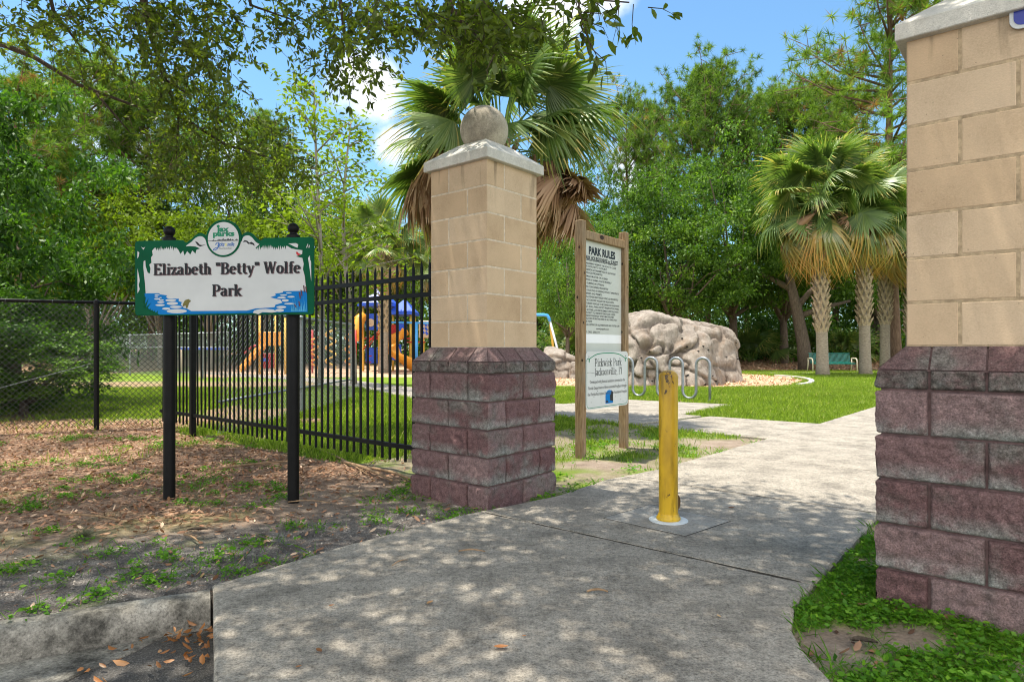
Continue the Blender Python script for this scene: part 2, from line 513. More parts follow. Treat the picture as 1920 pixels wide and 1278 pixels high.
def split_mat(key, name, stain):
    m, nt, b = mat(name, (.2, .1, .1), .92, 0, .15)
    o = coords(nt); k = attr(nt, 'blk'); lo = attr(nt, 'low'); crs = attr(nt, 'dark')
    c = ramp(nt, k, [(0, (.165, .092, .092)), (.5, (.21, .13, .128)), (1, (.265, .18, .175))])
    n1 = tnoise(nt, 38, 6, .7, o)
    c = mixrgb(nt, 1.0, c, ramp(nt, n1, [(.28, (.62, .62, .62)), (.5, (1, 1, 1)), (.75, (1.35, 1.33, 1.33))]), 'MULTIPLY')
    blot = maprange(nt, tnoise(nt, 2.6, 6, .6, o), .5, .68)
    c = mixrgb(nt, math_(nt, 'MULTIPLY', blot, stain), c, ramp(nt, n1, [(.3, (.08, .075, .065)), (.7, (.27, .26, .235))]))
    edge = math_(nt, 'MULTIPLY', lo, maprange(nt, tnoise(nt, 5, 5, .65, o), .38, .56))
    c = mixrgb(nt, math_(nt, 'MULTIPLY', edge, .9), c, ramp(nt, n1, [(.3, (.16, .165, .15)), (.7, (.44, .45, .42))]))
    dk = math_(nt, 'MULTIPLY', crs, maprange(nt, tnoise(nt, 14, 6, .7, o), .3, .6))
    c = mixrgb(nt, math_(nt, 'MULTIPLY', dk, .8), c, ramp(nt, n1, [(.35, (.045, .042, .036)), (.7, (.20, .19, .165))]))
    spk = maprange(nt, tvor(nt, 75, o), .10, .03)
    c = mixrgb(nt, math_(nt, 'MULTIPLY', spk, .5), c, (.5, .44, .43))
    c = mixrgb(nt, 1.0, c, ramp(nt, tnoise(nt, 130, 3, .8, o), [(.30, (.52, .52, .52)), (.5, (1, 1, 1)), (.70, (1.55, 1.55, 1.55))]), 'MULTIPLY')
    nt.links.new(c, b.inputs['Base Color'])
    bump(nt, b, mixf(nt, n1, tnoise(nt, 120, 3, .75, o), .5), .02, 1.0)
    M[key] = m
split_mat('split_block', 'maroon_split_face_block', .8)
setmat('mortar_light', 'pale_mortar', (.60, .50, .38), .9, 0, .1, .2, 30, .003)
setmat('mortar_tan', 'sandy_mortar', (.44, .33, .21), .9, 0, .1, .35, 30, .003)
setmat('mortar_dark', 'maroon_mortar', (.155, .10, .097), .9, 0, .1, .3, 30, .003)

# wood post
m, nt, b = mat('weathered_timber', (.3, .2, .1), .8, 0, .2)
g = tnoise(nt, 6, 6, .65, coords(nt, scale=(14, 14, .8)), 1.2)
c = ramp(nt, g, [(.28, (.09, .05, .025)), (.48, (.25, .16, .085)), (.7, (.42, .31, .19))])
c = mixrgb(nt, math_(nt, 'MULTIPLY', maprange(nt, tnoise(nt, 2.2, 4), .45, .7), .4), c, (.25, .22, .17))
nt.links.new(c, b.inputs['Base Color']); bump(nt, b, g, .006, .6); M['timber'] = m
setmat('knot', 'dark_wood_knot', (.035, .018, .010), .7)

# bollard paint
m, nt, b = mat('chipped_yellow_paint', (.6, .4, .02), .38, 0, .5)
o = coords(nt)
c = ramp(nt, tnoise(nt, 4, 5, .6, coords(nt, scale=(1, 1, .35))), [(.32, (.36, .20, .008)), (.5, (.62, .37, .012)), (.7, (.76, .48, .022))])
sep = nt.nodes.new('ShaderNodeSeparateXYZ'); nt.links.new(o, sep.inputs[0])
topm = maprange(nt, sep.outputs[2], .80, 1.0, 0, .09)
chip = math_(nt, 'ADD', tnoise(nt, 22, 6, .7, coords(nt, scale=(1, 1, .5))), topm)
c = mixrgb(nt, maprange(nt, chip, .635, .65), c, ramp(nt, tnoise(nt, 60, 4), [(.4, (.03, .016, .007)), (.6, (.13, .07, .02))]))
drt = maprange(nt, tnoise(nt, 3, 6, .65, coords(nt, scale=(5, 5, .7))), .48, .72)
c = mixrgb(nt, math_(nt, 'MULTIPLY', drt, .8), c, (.17, .10, .012))
nt.links.new(c, b.inputs['Base Color']); bump(nt, b, chip, .004, .4); M['bollard'] = m

# rock
m, nt, b = mat('cast_climbing_rock', (.4, .34, .29), .9, 0, .2)
o = coords(nt)
n1 = tnoise(nt, 2.2, 8, .65, o); n2 = tnoise(nt, 14, 6, .7, coords(nt, scale=(1, 1, .45)))
c = ramp(nt, mixf(nt, n1, n2, .5), [(.32, (.11, .092, .078)), (.45, (.27, .23, .195)), (.58, (.38, .33, .285)), (.72, (.50, .445, .395))])
c = mixrgb(nt, math_(nt, 'MULTIPLY', maprange(nt, tnoise(nt, 1.1, 5, .6, coords(nt, scale=(1.5, 1.5, .6))), .50, .68), .6), c, (.27, .19, .13))
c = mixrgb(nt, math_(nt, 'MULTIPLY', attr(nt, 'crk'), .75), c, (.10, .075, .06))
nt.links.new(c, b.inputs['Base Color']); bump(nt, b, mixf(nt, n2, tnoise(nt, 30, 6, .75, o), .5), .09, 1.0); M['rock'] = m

# bark
def bark(key, name, c0, c1, sc=(10, 10, 1.6)):
    m, nt, b = mat(name, c0, .95, 0, .1)
    g = tnoise(nt, 3, 7, .7, coords(nt, scale=sc), .6)
    nt.links.new(ramp(nt, g, [(.3, c0), (.7, c1)]), b.inputs['Base Color']); bump(nt, b, g, .04, .9); M[key] = m
bark('bark_oak', 'oak_bark', (.06, .045, .035), (.22, .17, .135))
bark('bark_pine', 'pine_bark', (.08, .05, .035), (.26, .17, .12))
bark('bark_pale', 'pale_grey_bark', (.16, .14, .115), (.36, .32, .27))
bark('bark_palm', 'palm_bark', (.17, .135, .10), (.40, .34, .27), (3, 3, 9))
bark('boot', 'palm_boot', (.22, .155, .09), (.50, .41, .29), (6, 6, 6))
bark('branch', 'oak_branch_bark', (.05, .04, .03), (.16, .125, .095))

# foliage: lv = random value per leaf, plus a slight shift per object
def leafmat(key, name, stops, trans=.35, rough=.45, gloss=.12, ow=.14):
    m = bpy.data.materials.new(name); m.use_nodes = True; nt = m.node_tree
    nt.nodes.clear()
    out = nt.nodes.new('ShaderNodeOutputMaterial')
    f = math_(nt, 'ADD', attr(nt, 'lv'), math_(nt, 'MULTIPLY', math_(nt, 'SUBTRACT', objrand(nt), .5), ow * 2), True)
    c = ramp(nt, f, stops)
    d = nt.nodes.new('ShaderNodeBsdfDiffuse'); t = nt.nodes.new('ShaderNodeBsdfTranslucent'); g = nt.nodes.new('ShaderNodeBsdfGlossy')
    nt.links.new(c, d.inputs[0])
    tc_ = mixrgb(nt, 1.0, c, (1.35, 1.5, .55), 'MULTIPLY'); nt.links.new(tc_, t.inputs[0])
    g.inputs['Roughness'].default_value = rough; g.inputs[0].default_value = (.9, .95, .9, 1)
    m1 = nt.nodes.new('ShaderNodeMixShader'); m1.inputs[0].default_value = trans
    nt.links.new(d.outputs[0], m1.inputs[1]); nt.links.new(t.outputs[0], m1.inputs[2])
    m2 = nt.nodes.new('ShaderNodeMixShader'); m2.inputs[0].default_value = gloss * .5
    nt.links.new(m1.outputs[0], m2.inputs[1]); nt.links.new(g.outputs[0], m2.inputs[2])
    nt.links.new(m2.outputs[0], out.inputs[0])
    m.diffuse_color = (*stops[len(stops) // 2][1], 1)
    M[key] = m
leafmat('lf_oak', 'oak_foliage', [(0, (.020, .055, .008)), (.5, (.085, .175, .018)), (1, (.25, .37, .05))], .40, .5, .04, .2)
leafmat('lf_near', 'live_oak_leaves', [(0, (.055, .080, .010)), (.5, (.13, .175, .020)), (.93, (.22, .27, .03)), (1, (.36, .17, .03))], .52, .45, .06)
leafmat('lf_dark', 'dark_shrub_foliage', [(0, (.020, .060, .007)), (.5, (.062, .145, .014)), (1, (.16, .27, .03))], .42, .5, .05)
leafmat('lf_lime', 'lime_foliage', [(0, (.075, .115, .008)), (.5, (.155, .225, .014)), (1, (.24, .32, .028))], .45, .5, .03)
leafmat('lf_pine', 'pine_needles', [(0, (.045, .095, .014)), (.5, (.13, .225, .026)), (.9, (.25, .34, .045)), (1, (.30, .17, .06))], .38, .5, .04)
leafmat('lf_palm', 'palm_fronds', [(0, (.06, .11, .03)), (.5, (.13, .20, .05)), (.85, (.27, .31, .09)), (1, (.50, .40, .13))], .36, .4, .07)
leafmat('lf_palm_old', 'yellowing_palm_fronds', [(0, (.09, .11, .03)), (.4, (.22, .22, .06)), (.7, (.45, .30, .08)), (1, (.48, .25, .07))], .3, .35, .15)
leafmat('lf_dead', 'dead_palm_fronds', [(0, (.14, .075, .04)), (.5, (.33, .19, .11)), (1, (.55, .39, .27))], .2, .6, .04)
leafmat('lf_grass', 'lawn_grass_blades', [(0, (.07, .11, .012)), (.5, (.19, .275, .028)), (.82, (.33, .41, .06)), (1, (.55, .46, .21))], .45, .5, .03, 0)
leafmat('lf_weed', 'weed_leaves', [(0, (.04, .125, .010)), (.5, (.10, .25, .016)), (1, (.23, .41, .035))], .4, .5, .03, 0)
leafmat('lf_litter', 'fallen_brown_leaves', [(0, (.09, .045, .027)), (.45, (.28, .14, .082)), (.8, (.46, .275, .175)), (1, (.64, .46, .33))], .1, .6, .04, .1)
leafmat('lf_fallen', 'orange_fallen_leaves', [(0, (.22, .09, .03)), (.5, (.42, .16, .045)), (1, (.55, .33, .16))], .12, .5, .12, .5)
leafmat('lf_chip', 'wood_chips', [(0, (.26, .15, .09)), (.5, (.52, .33, .20)), (1, (.75, .55, .38))], .02, .7, .05, 0)

# ================================================================== GROUND, PATH, KERB
PL = [(-.60, 1.1), (-.78, 1.5), (-1.02, 2.2), (-1.447, 3.11), (-1.18, 3.46), (-.989, 3.72), (-.331, 4.43), (.344, 4.99), (.805, 5.60), (1.383, 6.10), (3.32, 8.27), (4.73, 9.87), (7.35, 12.9), (15.0, 22.2)]
PR = [(1.75, 1.1), (1.34, 1.7), (1.16, 2.0), (1.10, 2.2), (1.105, 2.42), (1.145, 2.635), (1.274, 2.89), (1.594, 3.27), (2.415, 4.28), (8.3, 11.5), (16.6, 21.6)]
PATH = PL + PR[::-1]
CROSS = [(3.32, 8.27), (2.13, 9.40), (.742, 11.16), (-2.27, 14.6), (-4.4, 18.5), (-8, 24), (-18, 33.4), (-18.5, 35.0), (-10, 27.6), (-5.84, 23.6), (-3.0, 19.3), (.9, 13.6), (3.15, 11.16), (4.73, 9.87)]
PAD = [(3.0, 11.32), (4.61, 13.3), (2.63, 14.6), (1.05, 13.45)]
MULCH = [(-13, 27), (-3, 27), (0, 22.5), (1.4, 20.8), (5.9, 18.8), (8.7, 20.2), (10.8, 23.7), (11.4, 26.4), (10.6, 30.2), (2, 31.5), (-2, 42), (-15, 46), (-20, 40)]
KA = Vector((-1.45, 3.11, 0)); KD = Vector((-.897, -.442, 0)); KN = Vector((.442, -.897, 0))     # kerb line, direction to the left, normal to the road

def uv_of(x, y): return .769 * x - .639 * y, .639 * x + .769 * y
def beyond_fence(x, y):
    u, v = uv_of(x, y)
    return np.where(x > -5.1, v > 3.93, y > 9.75 + (x + 5.1) * .397)
def left_of_path(x, y):
    u, v = uv_of(x, y)
    return u < -2.5 - .35 * (v < 6)
def kerb_d(x, y):   # metres into the park from the kerb back edge
    return (x - KA.x) * -KN.x + (y - KA.y) * -KN.y
def zones(x, y):
    x = np.asarray(x, float); y = np.asarray(y, float)
    u, v = uv_of(x, y)
    n1 = fbm(x * .9, y * .9, 3); n2 = fbm(x * 3.1, y * 3.1, 11); n3 = fbm(x * .35, y * .35, 23)
    park = beyond_fence(x, y) & (u < 2)
    kd = kerb_d(x, y)
    fl = (~park) & (u < -2.3)
    grass = np.zeros(x.shape); litter = np.zeros(x.shape); gravel = np.zeros(x.shape)
    # strip in front of the fences
    litter = np.where(fl, sstep(1.0, 2.5, kd + (n1 - .5) * 1.6) * .95, litter)
    gravel = np.where(fl, (1 - sstep(.7, 1.9, kd + (n1 - .5) * 1.6)) * .95, gravel)
    grass = np.where(fl, sstep(.56, .72, n2 * .6 + n1 * .4) * .28, grass)
    # inside the park
    grass = np.where(park, .98, grass)
    lp = sstep(.52, .62, n3 * .55 + n1 * .45 + .10 * (x < -4) - .02 * (y - 9))
    near_strip = sstep(1.2, .3, np.abs(v - 3.9)) * (u < -3.9)
    patch = np.where(park & (y < 14) & (x < -3.0), np.maximum(lp, near_strip * sstep(.4, .55, n1)), 0)
    far_l = sstep(17, 19.5, y + (n1 - .5) * 3) * sstep(24, 22, y + (n1 - .5) * 2) * (x < -6.5)
    patch = np.maximum(patch, np.where(park, far_l * .9, 0))
    deep = sstep(-13, -17, x + (n1 - .5) * 4) * sstep(14, 10, y) 
    patch = np.maximum(patch, np.where(park, deep, 0))
    litter = np.maximum(litter, patch); grass = np.where(park, grass * (1 - patch * .92), grass)
    # patchy turf between the rules sign and the path
    mid = park & (u > -5.4) & (v < 8.6) & (u < -2.3)
    thin = sstep(.40, .60, n2 * .5 + n1 * .5)
    gm = .15 + .85 * thin
    bare = sstep(.75, .2, np.hypot((x - 2.75) / 1.5, (y - 7.95) / .95)) + sstep(.8, .3, np.hypot((x - .9) / .9, (y - 6.45) / .5))
    gm = gm * (1 - np.clip(bare, 0, 1))
    grass = np.where(mid, gm, grass)
    # small lawn right of the path, by the near pillar
    rp = (u > -1.0) & (~park | (v < 6))
    grass = np.where(rp, sstep(.30, .47, n2 * .55 + fbm(x * 1.7, y * 1.7, 41) * .45) * .85, grass)
    litter = np.where(rp, sstep(.5, .75, n1) * .3, litter)
    # woodland floor beyond the lawns
    back = sstep(33.5, 35.0, y + (n1 - .5) * 1.2) * (x > 3)
    strip = sstep(31.0, 31.4, y) * (1 - back)
    litter = np.maximum(litter, back); grass = grass * (1 - back * .93)
    backl = sstep(26, 29, y + (n1 - .5) * 2) * (x < -19)
    litter = np.maximum(litter, backl); grass = grass * (1 - backl * .9)
    mul = inpoly(x, y, MULCH).astype(float)
    grass = grass * (1 - mul)
    onp = inpoly(x, y, PATH) | inpoly(x, y, CROSS) | inpoly(x, y, PAD)
    return grass, litter, gravel, mul, onp
def gz(x, y):
    x = np.asarray(x, float); y = np.asarray(y, float)
    z = -.035 + (fbm(x * 1.3, y * 1.3, 5) - .5) * .05 + (fbm(x * 7, y * 7, 6, 2) - .5) * .018
    z = z + .9 * sstep(34, 50, y)
    return z

def spaced(a, b, lo, hi, fine, growth, mx):
    out = list(np.arange(a, b, fine))
    s = fine; p = out[-1]
    while p < hi: s = min(s * growth, mx); p += s; out.append(p)
    s = fine; p = a; L = []
    while p > lo: s = min(s * growth, mx); p -= s; L.append(p)
    return np.array(L[::-1] + out)
gx = spaced(-7.5, 4.5, -400, 400, .05, 1.03, 30); gy = spaced(1.2, 9.5, -30, 600, .05, 1.03, 30)
XX, YY = np.meshgrid(gx, gy)
g_, l_, gr_, mu_, onp = zones(XX, YY)
ZZ = gz(XX, YY)
ZZ = np.where(onp, np.minimum(ZZ, -.04), ZZ)
ZZ = np.where(mu_ > .5, ZZ * .3 - .02, ZZ)
kd = kerb_d(XX, YY)
uu, vv = uv_of(XX, YY)
along = (XX - KA.x) * KD.x + (YY - KA.y) * KD.y
road_side = ((along > -.02) & (kd < -.07)) | ((along <= -.02) & (along > -3.6) & (YY < 1.5)) | ((along <= -3.6) & (YY < 1.3))
road_side = road_side | ((along > -.45) & (kd < -.07) & ~onp & (XX < 0))
ZZ = np.where(road_side, -.5, ZZ)
nx, ny = len(gx), len(gy)
idx = np.arange(nx * ny).reshape(ny, nx)
fc = np.stack([idx[:-1, :-1], idx[:-1, 1:], idx[1:, 1:], idx[1:, :-1]], -1).reshape(-1)
me = npmesh('ground', np.stack([XX, YY, ZZ], -1).reshape(-1, 3), fc, 4, M['ground'], smooth=True,
            extra={'grass': g_.ravel(), 'litter': l_.ravel(), 'gravel': gr_.ravel(), 'mulch': mu_.ravel()})
structure(link('ground', me))

def clip(poly, n, d):
    """keep n.p <= d"""
    out = []
    for i in range(len(poly)):
        a, b = poly[i], poly[(i + 1) % len(poly)]
        da = n[0] * a[0] + n[1] * a[1] - d; db = n[0] * b[0] + n[1] * b[1] - d
        if da <= 0: out.append(a)
        if da * db < 0:
            t = da / (da - db); out.append((a[0] + (b[0] - a[0]) * t, a[1] + (b[1] - a[1]) * t))
    return out
def slab(mb, poly, top=0.0, bot=-.2, ch=.010, jit=.006):
    # resample edges, roughen, chamfer
    pts = []
    for i in range(len(poly)):
        a = Vector(poly[i]); b = Vector(poly[(i + 1) % len(poly)])
        n = max(1, min(60, int((b - a).length / .07))) if (a.length < 12) else 1
        for k in range(n): pts.append(a + (b - a) * k / n)
    area = sum(pts[i].x * pts[(i + 1) % len(pts)].y - pts[(i + 1) % len(pts)].x * pts[i].y for i in range(len(pts)))
    if area < 0: pts = pts[::-1]
    n = len(pts); inner = []; outer = []
    for i in range(n):
        e = (pts[(i + 1) % n] - pts[i - 1]); 
        if e.length < 1e-6: e = Vector((1, 0))
        e.normalize(); nin = Vector((-e.y, e.x))
        j = jit * (mn.noise(Vector((pts[i].x * 5, pts[i].y * 5, 3))) + .7 * mn.noise(Vector((pts[i].x * 17, pts[i].y * 17, 9))))
        outer.append(pts[i] + nin * j); inner.append(pts[i] + nin * (j + ch * (1.2 + .8 * mn.noise(Vector((pts[i].x * 9, pts[i].y * 9, 1))))))
    i3 = [Vector((p.x, p.y, top)) for p in inner]
    tris = tessellate_polygon([i3])
    vs = i3 + [Vector((p.x, p.y, top - ch)) for p in outer] + [Vector((p.x, p.y, bot)) for p in outer]
    fs = [tuple(t) if (i3[t[1]] - i3[t[0]]).cross(i3[t[2]] - i3[t[0]]).z > 0 else tuple(t[::-1]) for t in tris]
    fs += [(i, i + n, (i + 1) % n + n, (i + 1) % n) for i in range(n)]
    fs += [(i + n, i + 2 * n, (i + 1) % n + 2 * n, (i + 1) % n + n) for i in range(n)]
    mb.add(vs, fs)
mb = MB()
cuts = [-2, 3.33, 5.06, 6.8, 8.62, 10.4, 12.1, 13.9, 15.7, 17.5, 19.3, 21.1, 23, 25, 28]
for a, b in zip(cuts[:-1], cuts[1:]):
    pg = clip(clip(PATH, (.639, .769), b - .003), (-.639, -.769), -(a + .003))
    if len(pg) > 2: slab(mb, pg)
structure(mb.build('path', M['path']))
mb = MB()
for v_ in cuts[1:-1]:
    pg = clip(clip(PATH, (.639, .769), v_ + .018), (-.639, -.769), -(v_ - .018))
    if len(pg) > 2:
        us = [.769 * p[0] - .639 * p[1] for p in pg]; u0, u1 = min(us) + .06, max(us) - .06
        mb.add([W(u0, v_ - .018, -.003), W(u1, v_ - .018, -.003), W(u1, v_ + .018, -.003), W(u0, v_ + .018, -.003)], [(0, 1, 2, 3)])
structure(mb.build('path_joints', M['joint_dirt']))
mb = MB()
dn = (-.66, .751); base = dn[0] * 3.9 + dn[1] * 9.1
for k in range(18):
    pg = clip(clip(CROSS, dn, base + .15 + 1.75 * k + 1.745 if k else base + 1.745), (-dn[0], -dn[1]), -(base + .15 + 1.75 * k if k else base - 9))
    if len(pg) > 2: slab(mb, pg, top=-.006 - .002 * (k % 2))
structure(mb.build('side_path', M['path']))
mb = MB(); slab(mb, PAD, top=-.008)
structure(mb.build('bike_rack_pad', M['path']))
# square footing let into the path round the bollard
mb = MB()
BC = (1.04, 4.27)
c4 = [(.62, 4.33), (1.055, 3.915), (1.445, 4.255), (1.01, 4.70)]
slab(mb, c4, top=.004, bot=-.02, ch=.004, jit=.002)
structure(mb.build('bollard_footing', M['pad']))
# dark gap round the footing
mb = MB()
for i in range(4):
    a = Vector((*c4[i], .0015)); b = Vector((*c4[(i + 1) % 4], .0015)); d = (b - a).normalized(); nrm = Vector((d.y, -d.x, 0))
    mb.add([a - nrm * .002, b - nrm * .002, b + nrm * .007, a + nrm * .007], [(0, 1, 2, 3)])
structure(mb.build('footing_joint', M['dark_hole']))

# kerb, gutter pan and road
mb = MB()
prof = [(-.02, -.4), (-.02, -.028), (0.0, -.020), (.035, -.014), (.085, -.018), (.108, -.030), (.122, -.055), (.130, -.10), (.136, -.157), (.15, -.4)]
segs = []
L = 0.0
while L < 30:
    step = .06 if L < 3 else .8
    segs.append(L); L += step
vs = []; fs = []
for s in segs:
    for j, (o_, z) in enumerate(prof):
        w = mn.noise(Vector((s * 6, j * .6, 2))) * .006 if 0 < j < 9 else 0
        p = KA + KD * (s + .012) + KN * (o_ + w) + Vector((0, 0, z + w * .6)); vs.append(p)
n = len(prof)
for i in range(len(segs) - 1):
    for j in range(n - 1): fs.append((i * n + j, i * n + j + 1, (i + 1) * n + j + 1, (i + 1) * n + j))
fs.append(tuple(range(n)))
mb.add(vs, fs)
kerb = structure(mb.build('kerb', M['kerb'], angle=40))
mb = MB()
def kp(s, o_): q = KA + KD * s + KN * o_; return (q.x, q.y)
gp = [kp(.20, .138), kp(.30, .24), kp(.52, .40), kp(.62, .60), kp(30, .60), kp(30, .138)]
slab(mb, gp, top=-.148, bot=-.3, ch=.006, jit=.012)
structure(mb.build('gutter', M['kerb']))
mb = MB()
mb.add([(-60, -60, -.158), (60, -60, -.158), (60, 3.3, -.158), (-60, 3.3, -.158)], [(0, 1, 2, 3)])
structure(mb.build('road', M['road']))

# ================================================================== GATE PILLARS
BW, CW = .81, .61
ROWS_B = [(.955, 1.05), (.75, .955), (.545, .75), (.34, .545), (.135, .34), (-.12, .135)]
def brick_face(mb, O, a, n, width, rows, joints, gap, proud, mats, rough=None, step=.05, corner=None, at=None):
    """blocks in running bond standing `proud` of a mortar plane"""
    O = Vector(O); z = Vector((0, 0, 1))
    for ri, (z0, z1) in enumerate(rows):
        js = [0] + joints[ri] + [width]
        for bi in range(len(js) - 1):
            u0 = js[bi] + (gap / 2 if bi else 0); u1 = js[bi + 1] - (gap / 2 if bi < len(js) - 2 else 0)
            w0 = z0 + gap / 2; w1 = z1 - gap / 2
            blk = random.random()
            nu = max(2, int((u1 - u0) / step)); nw = max(2, int((w1 - w0) / step))
            us = [u0] + [u0 + .004 + (u1 - u0 - .008) * i / nu for i in range(nu + 1)] + [u1]
            ws = [w0] + [w0 + .004 + (w1 - w0 - .008) * i / nw for i in range(nw + 1)] + [w1]
            vs = []; low = []
            for j, w in enumerate(ws):
                for i, u in enumerate(us):
                    rim = i in (0, len(us) - 1) or j in (0, len(ws) - 1)
                    first = (bi == 0 and i == 0); last = (bi == len(js) - 2 and i == len(us) - 1)
                    p = O + a * u + z * w; nn = n; d = 0
                    if rough:
                        e = min(1, min(u - u0 if bi else 9, u1 - u if bi < len(js) - 2 else 9, w - w0, w1 - w) / .011)
                        d = rough(p, e)
                        cw = .03
                        if u < cw: nn = (n * (.5 + .5 * u / cw) - a * (.5 - .5 * u / cw)).normalized()
                        elif u > width - cw: t = (width - u) / cw; nn = (n * (.5 + .5 * t) + a * (.5 - .5 * t)).normalized()
                        if rim and not (first or last): d -= proud * .8
                        if j in (0, len(ws) - 1): d = min(d, -proud * .8)
                    else:
                        if rim and not (first or last): d = -proud
                        if (first or last) : d = -.003
                        if j in (0, len(ws) - 1): d = -proud
                    vs.append(p + nn * d)
                    low.append(max(0, 1 - (w - w0) / .085))
            m_ = len(us); fs = []
            for j in range(len(ws) - 1):
                for i in range(m_ - 1):
                    fs.append((j * m_ + i, j * m_ + i + 1, (j + 1) * m_ + i + 1, (j + 1) * m_ + i))
            mb.add(vs, fs, 0, blk=blk, low=low, dark=1.0 if (at and ri == 0) else 0.0)
def split_rough(p, e):
    a = mn.noise(p * 6) * .010 + (abs(mn.noise(p * 13 + Vector((3, 1, 7)))) - .25) * .022 + mn.noise(p * 31) * .006 + abs(mn.noise(p * 60)) * .006
    return (.010 + a) * (e ** .5) - (1 - e ** .5) * .006
def build_pillar(label, u0, v0, fine, pillar_mortar):
    """u0,v0: column corner nearest the entrance corner (max u, min v for the far pillar)"""
    ctr = W(u0 + CW / 2, v0 + CW / 2)
    root = thing('gate_pillar', label, 'gate pillar', tuple(ctr))
    def faces(w):
        h = w / 2
        cu, cv = u0 + CW / 2, v0 + CW / 2
        return [(W(cu - h, cv - h), U, -V, 0), (W(cu + h, cv - h), V, U, 1), (W(cu + h, cv + h), -U, V, 0), (W(cu - h, cv + h), -V, -U, 1)]
    # base
    mb = MB()
    cu, cv = u0 + CW / 2, v0 + CW / 2
    h = BW / 2 - .012
    mb.box(W(cu, cv, .46), (2 * h, 2 * h, 1.16), 1, U, V, blk=.5, low=0, dark=0)
    for fi, (O, a, n, par) in enumerate(faces(BW)):
        js = []
        for r in range(6):
            if r == 0: js.append([.2, .405, .61])
            else: js.append([.2, .605] if (r + par) % 2 else [.405])
        brick_face(mb, O, a, n, BW, ROWS_B, js, .009, .008, None, split_rough, fine if fi < 2 else .08, at=True)
        # sloping top of the cap course
        zt, zo = 1.152, 1.048
        d = (BW - CW) / 2
        q = [0] + [.2, .405, .61] + [BW]
        for k in range(4):
            g = .004
            s0 = q[k] + (g if k else 0); s1 = q[k + 1] - (g if k < 3 else 0)
            def tp(s): return min(max(s, d - .003), BW - d + .003)
            A = O + a * s0 + Vector((0, 0, zo)) + n * .004; B = O + a * s1 + Vector((0, 0, zo)) + n * .004
            C = O + a * tp(s1) - n * (d - .004) + Vector((0, 0, zt)); D = O + a * tp(s0) - n * (d - .004) + Vector((0, 0, zt))
            nn = 6; vs = []; fs = []
            for j in range(nn + 1):
                for i in range(nn + 1):
                    s, t = i / nn, j / nn
                    p = (A * (1 - s) + B * s) * (1 - t) + (D * (1 - s) + C * s) * t
                    e = min(s, 1 - s, t, 1 - t)
                    p = p + Vector((0, 0, 1)) * (mn.noise(p * 14) * .004 if e > 0 else 0)
                    vs.append(p)
            for j in range(nn):
                for i in range(nn): fs.append((j * (nn + 1) + i, j * (nn + 1) + i + 1, (j + 1) * (nn + 1) + i + 1, (j + 1) * (nn + 1) + i))
            mb.add(vs, fs, 0, blk=random.random(), low=0, dark=.35)
        # mortar under the slope
        A = O + Vector((0, 0, zo - .008)); B = O + a * BW + Vector((0, 0, zo - .008)); C = O + a * (BW - d) - n * d + Vector((0, 0, zt - .008)); D = O + a * d - n * d + Vector((0, 0, zt - .008))
        mb.add([A, B, C, D], [(0, 1, 2, 3)], 1, blk=.5, low=0, dark=0)
    mb.build('base', [M['split_block'], M['mortar_dark']], root, angle=55)
    # column
    mb = MB()
    rows = [(1.15 + .2029 * i, 1.15 + .2029 * (i + 1)) for i in range(7)][::-1]
    mb.box(W(cu, cv, 1.86), (CW - .004, CW - .004, 1.42), 1, U, V, blk=.5, low=0, dark=0)
    for (O, a, n, par) in faces(CW):
        js = [[.2033] if r % 2 == 0 else [.4067] for r in range(7)]
        brick_face(mb, O, a, n, CW, rows, js, .012, .0025, None, None, .1)
    mb.build('column', [M['tan_block'], M[pillar_mortar]], root)
    # cap stone with hipped top
    mb = MB()
    prof = [(.30, 2.560), (.342, 2.562), (.346, 2.566), (.346, 2.634), (.340, 2.642), (.15, 2.782), (.12, 2.790)]
    vs = []; fs = []
    for (hh, z) in prof:
        for (i, j) in ((-1, -1), (1, -1), (1, 1), (-1, 1)): vs.append(W(cu + i * hh, cv + j * hh, z))
    for k in range(len(prof) - 1):
        for i in range(4): fs.append((k * 4 + i, k * 4 + (i + 1) % 4, (k + 1) * 4 + (i + 1) % 4, (k + 1) * 4 + i))
    fs.append((3, 2, 1, 0)); t = (len(prof) - 1) * 4; fs.append((t, t + 1, t + 2, t + 3))
    mb.add(vs, fs); mb.build('cap', M['cap'], root)
    mb = MB()
    r = .196; zc = 2.765 + .150
    prof = [(r * math.cos(t), zc + r * math.sin(t)) for t in np.linspace(-PI / 2 * .999, PI / 2 * .999, 33)]
    mb.lathe((ctr.x, ctr.y, 0), prof, 48)
    mb.build('ball', M['ball'], root, smooth=True)
    return root
P1 = build_pillar('tan and maroon block gate pillar with a stone ball on top, left of the path entrance', -3.821, 3.572, .014, 'mortar_light')
P2 = build_pillar('tan and maroon block gate pillar cut off by the right edge of the photo', -.496, 3.46, .0075, 'mortar_tan')

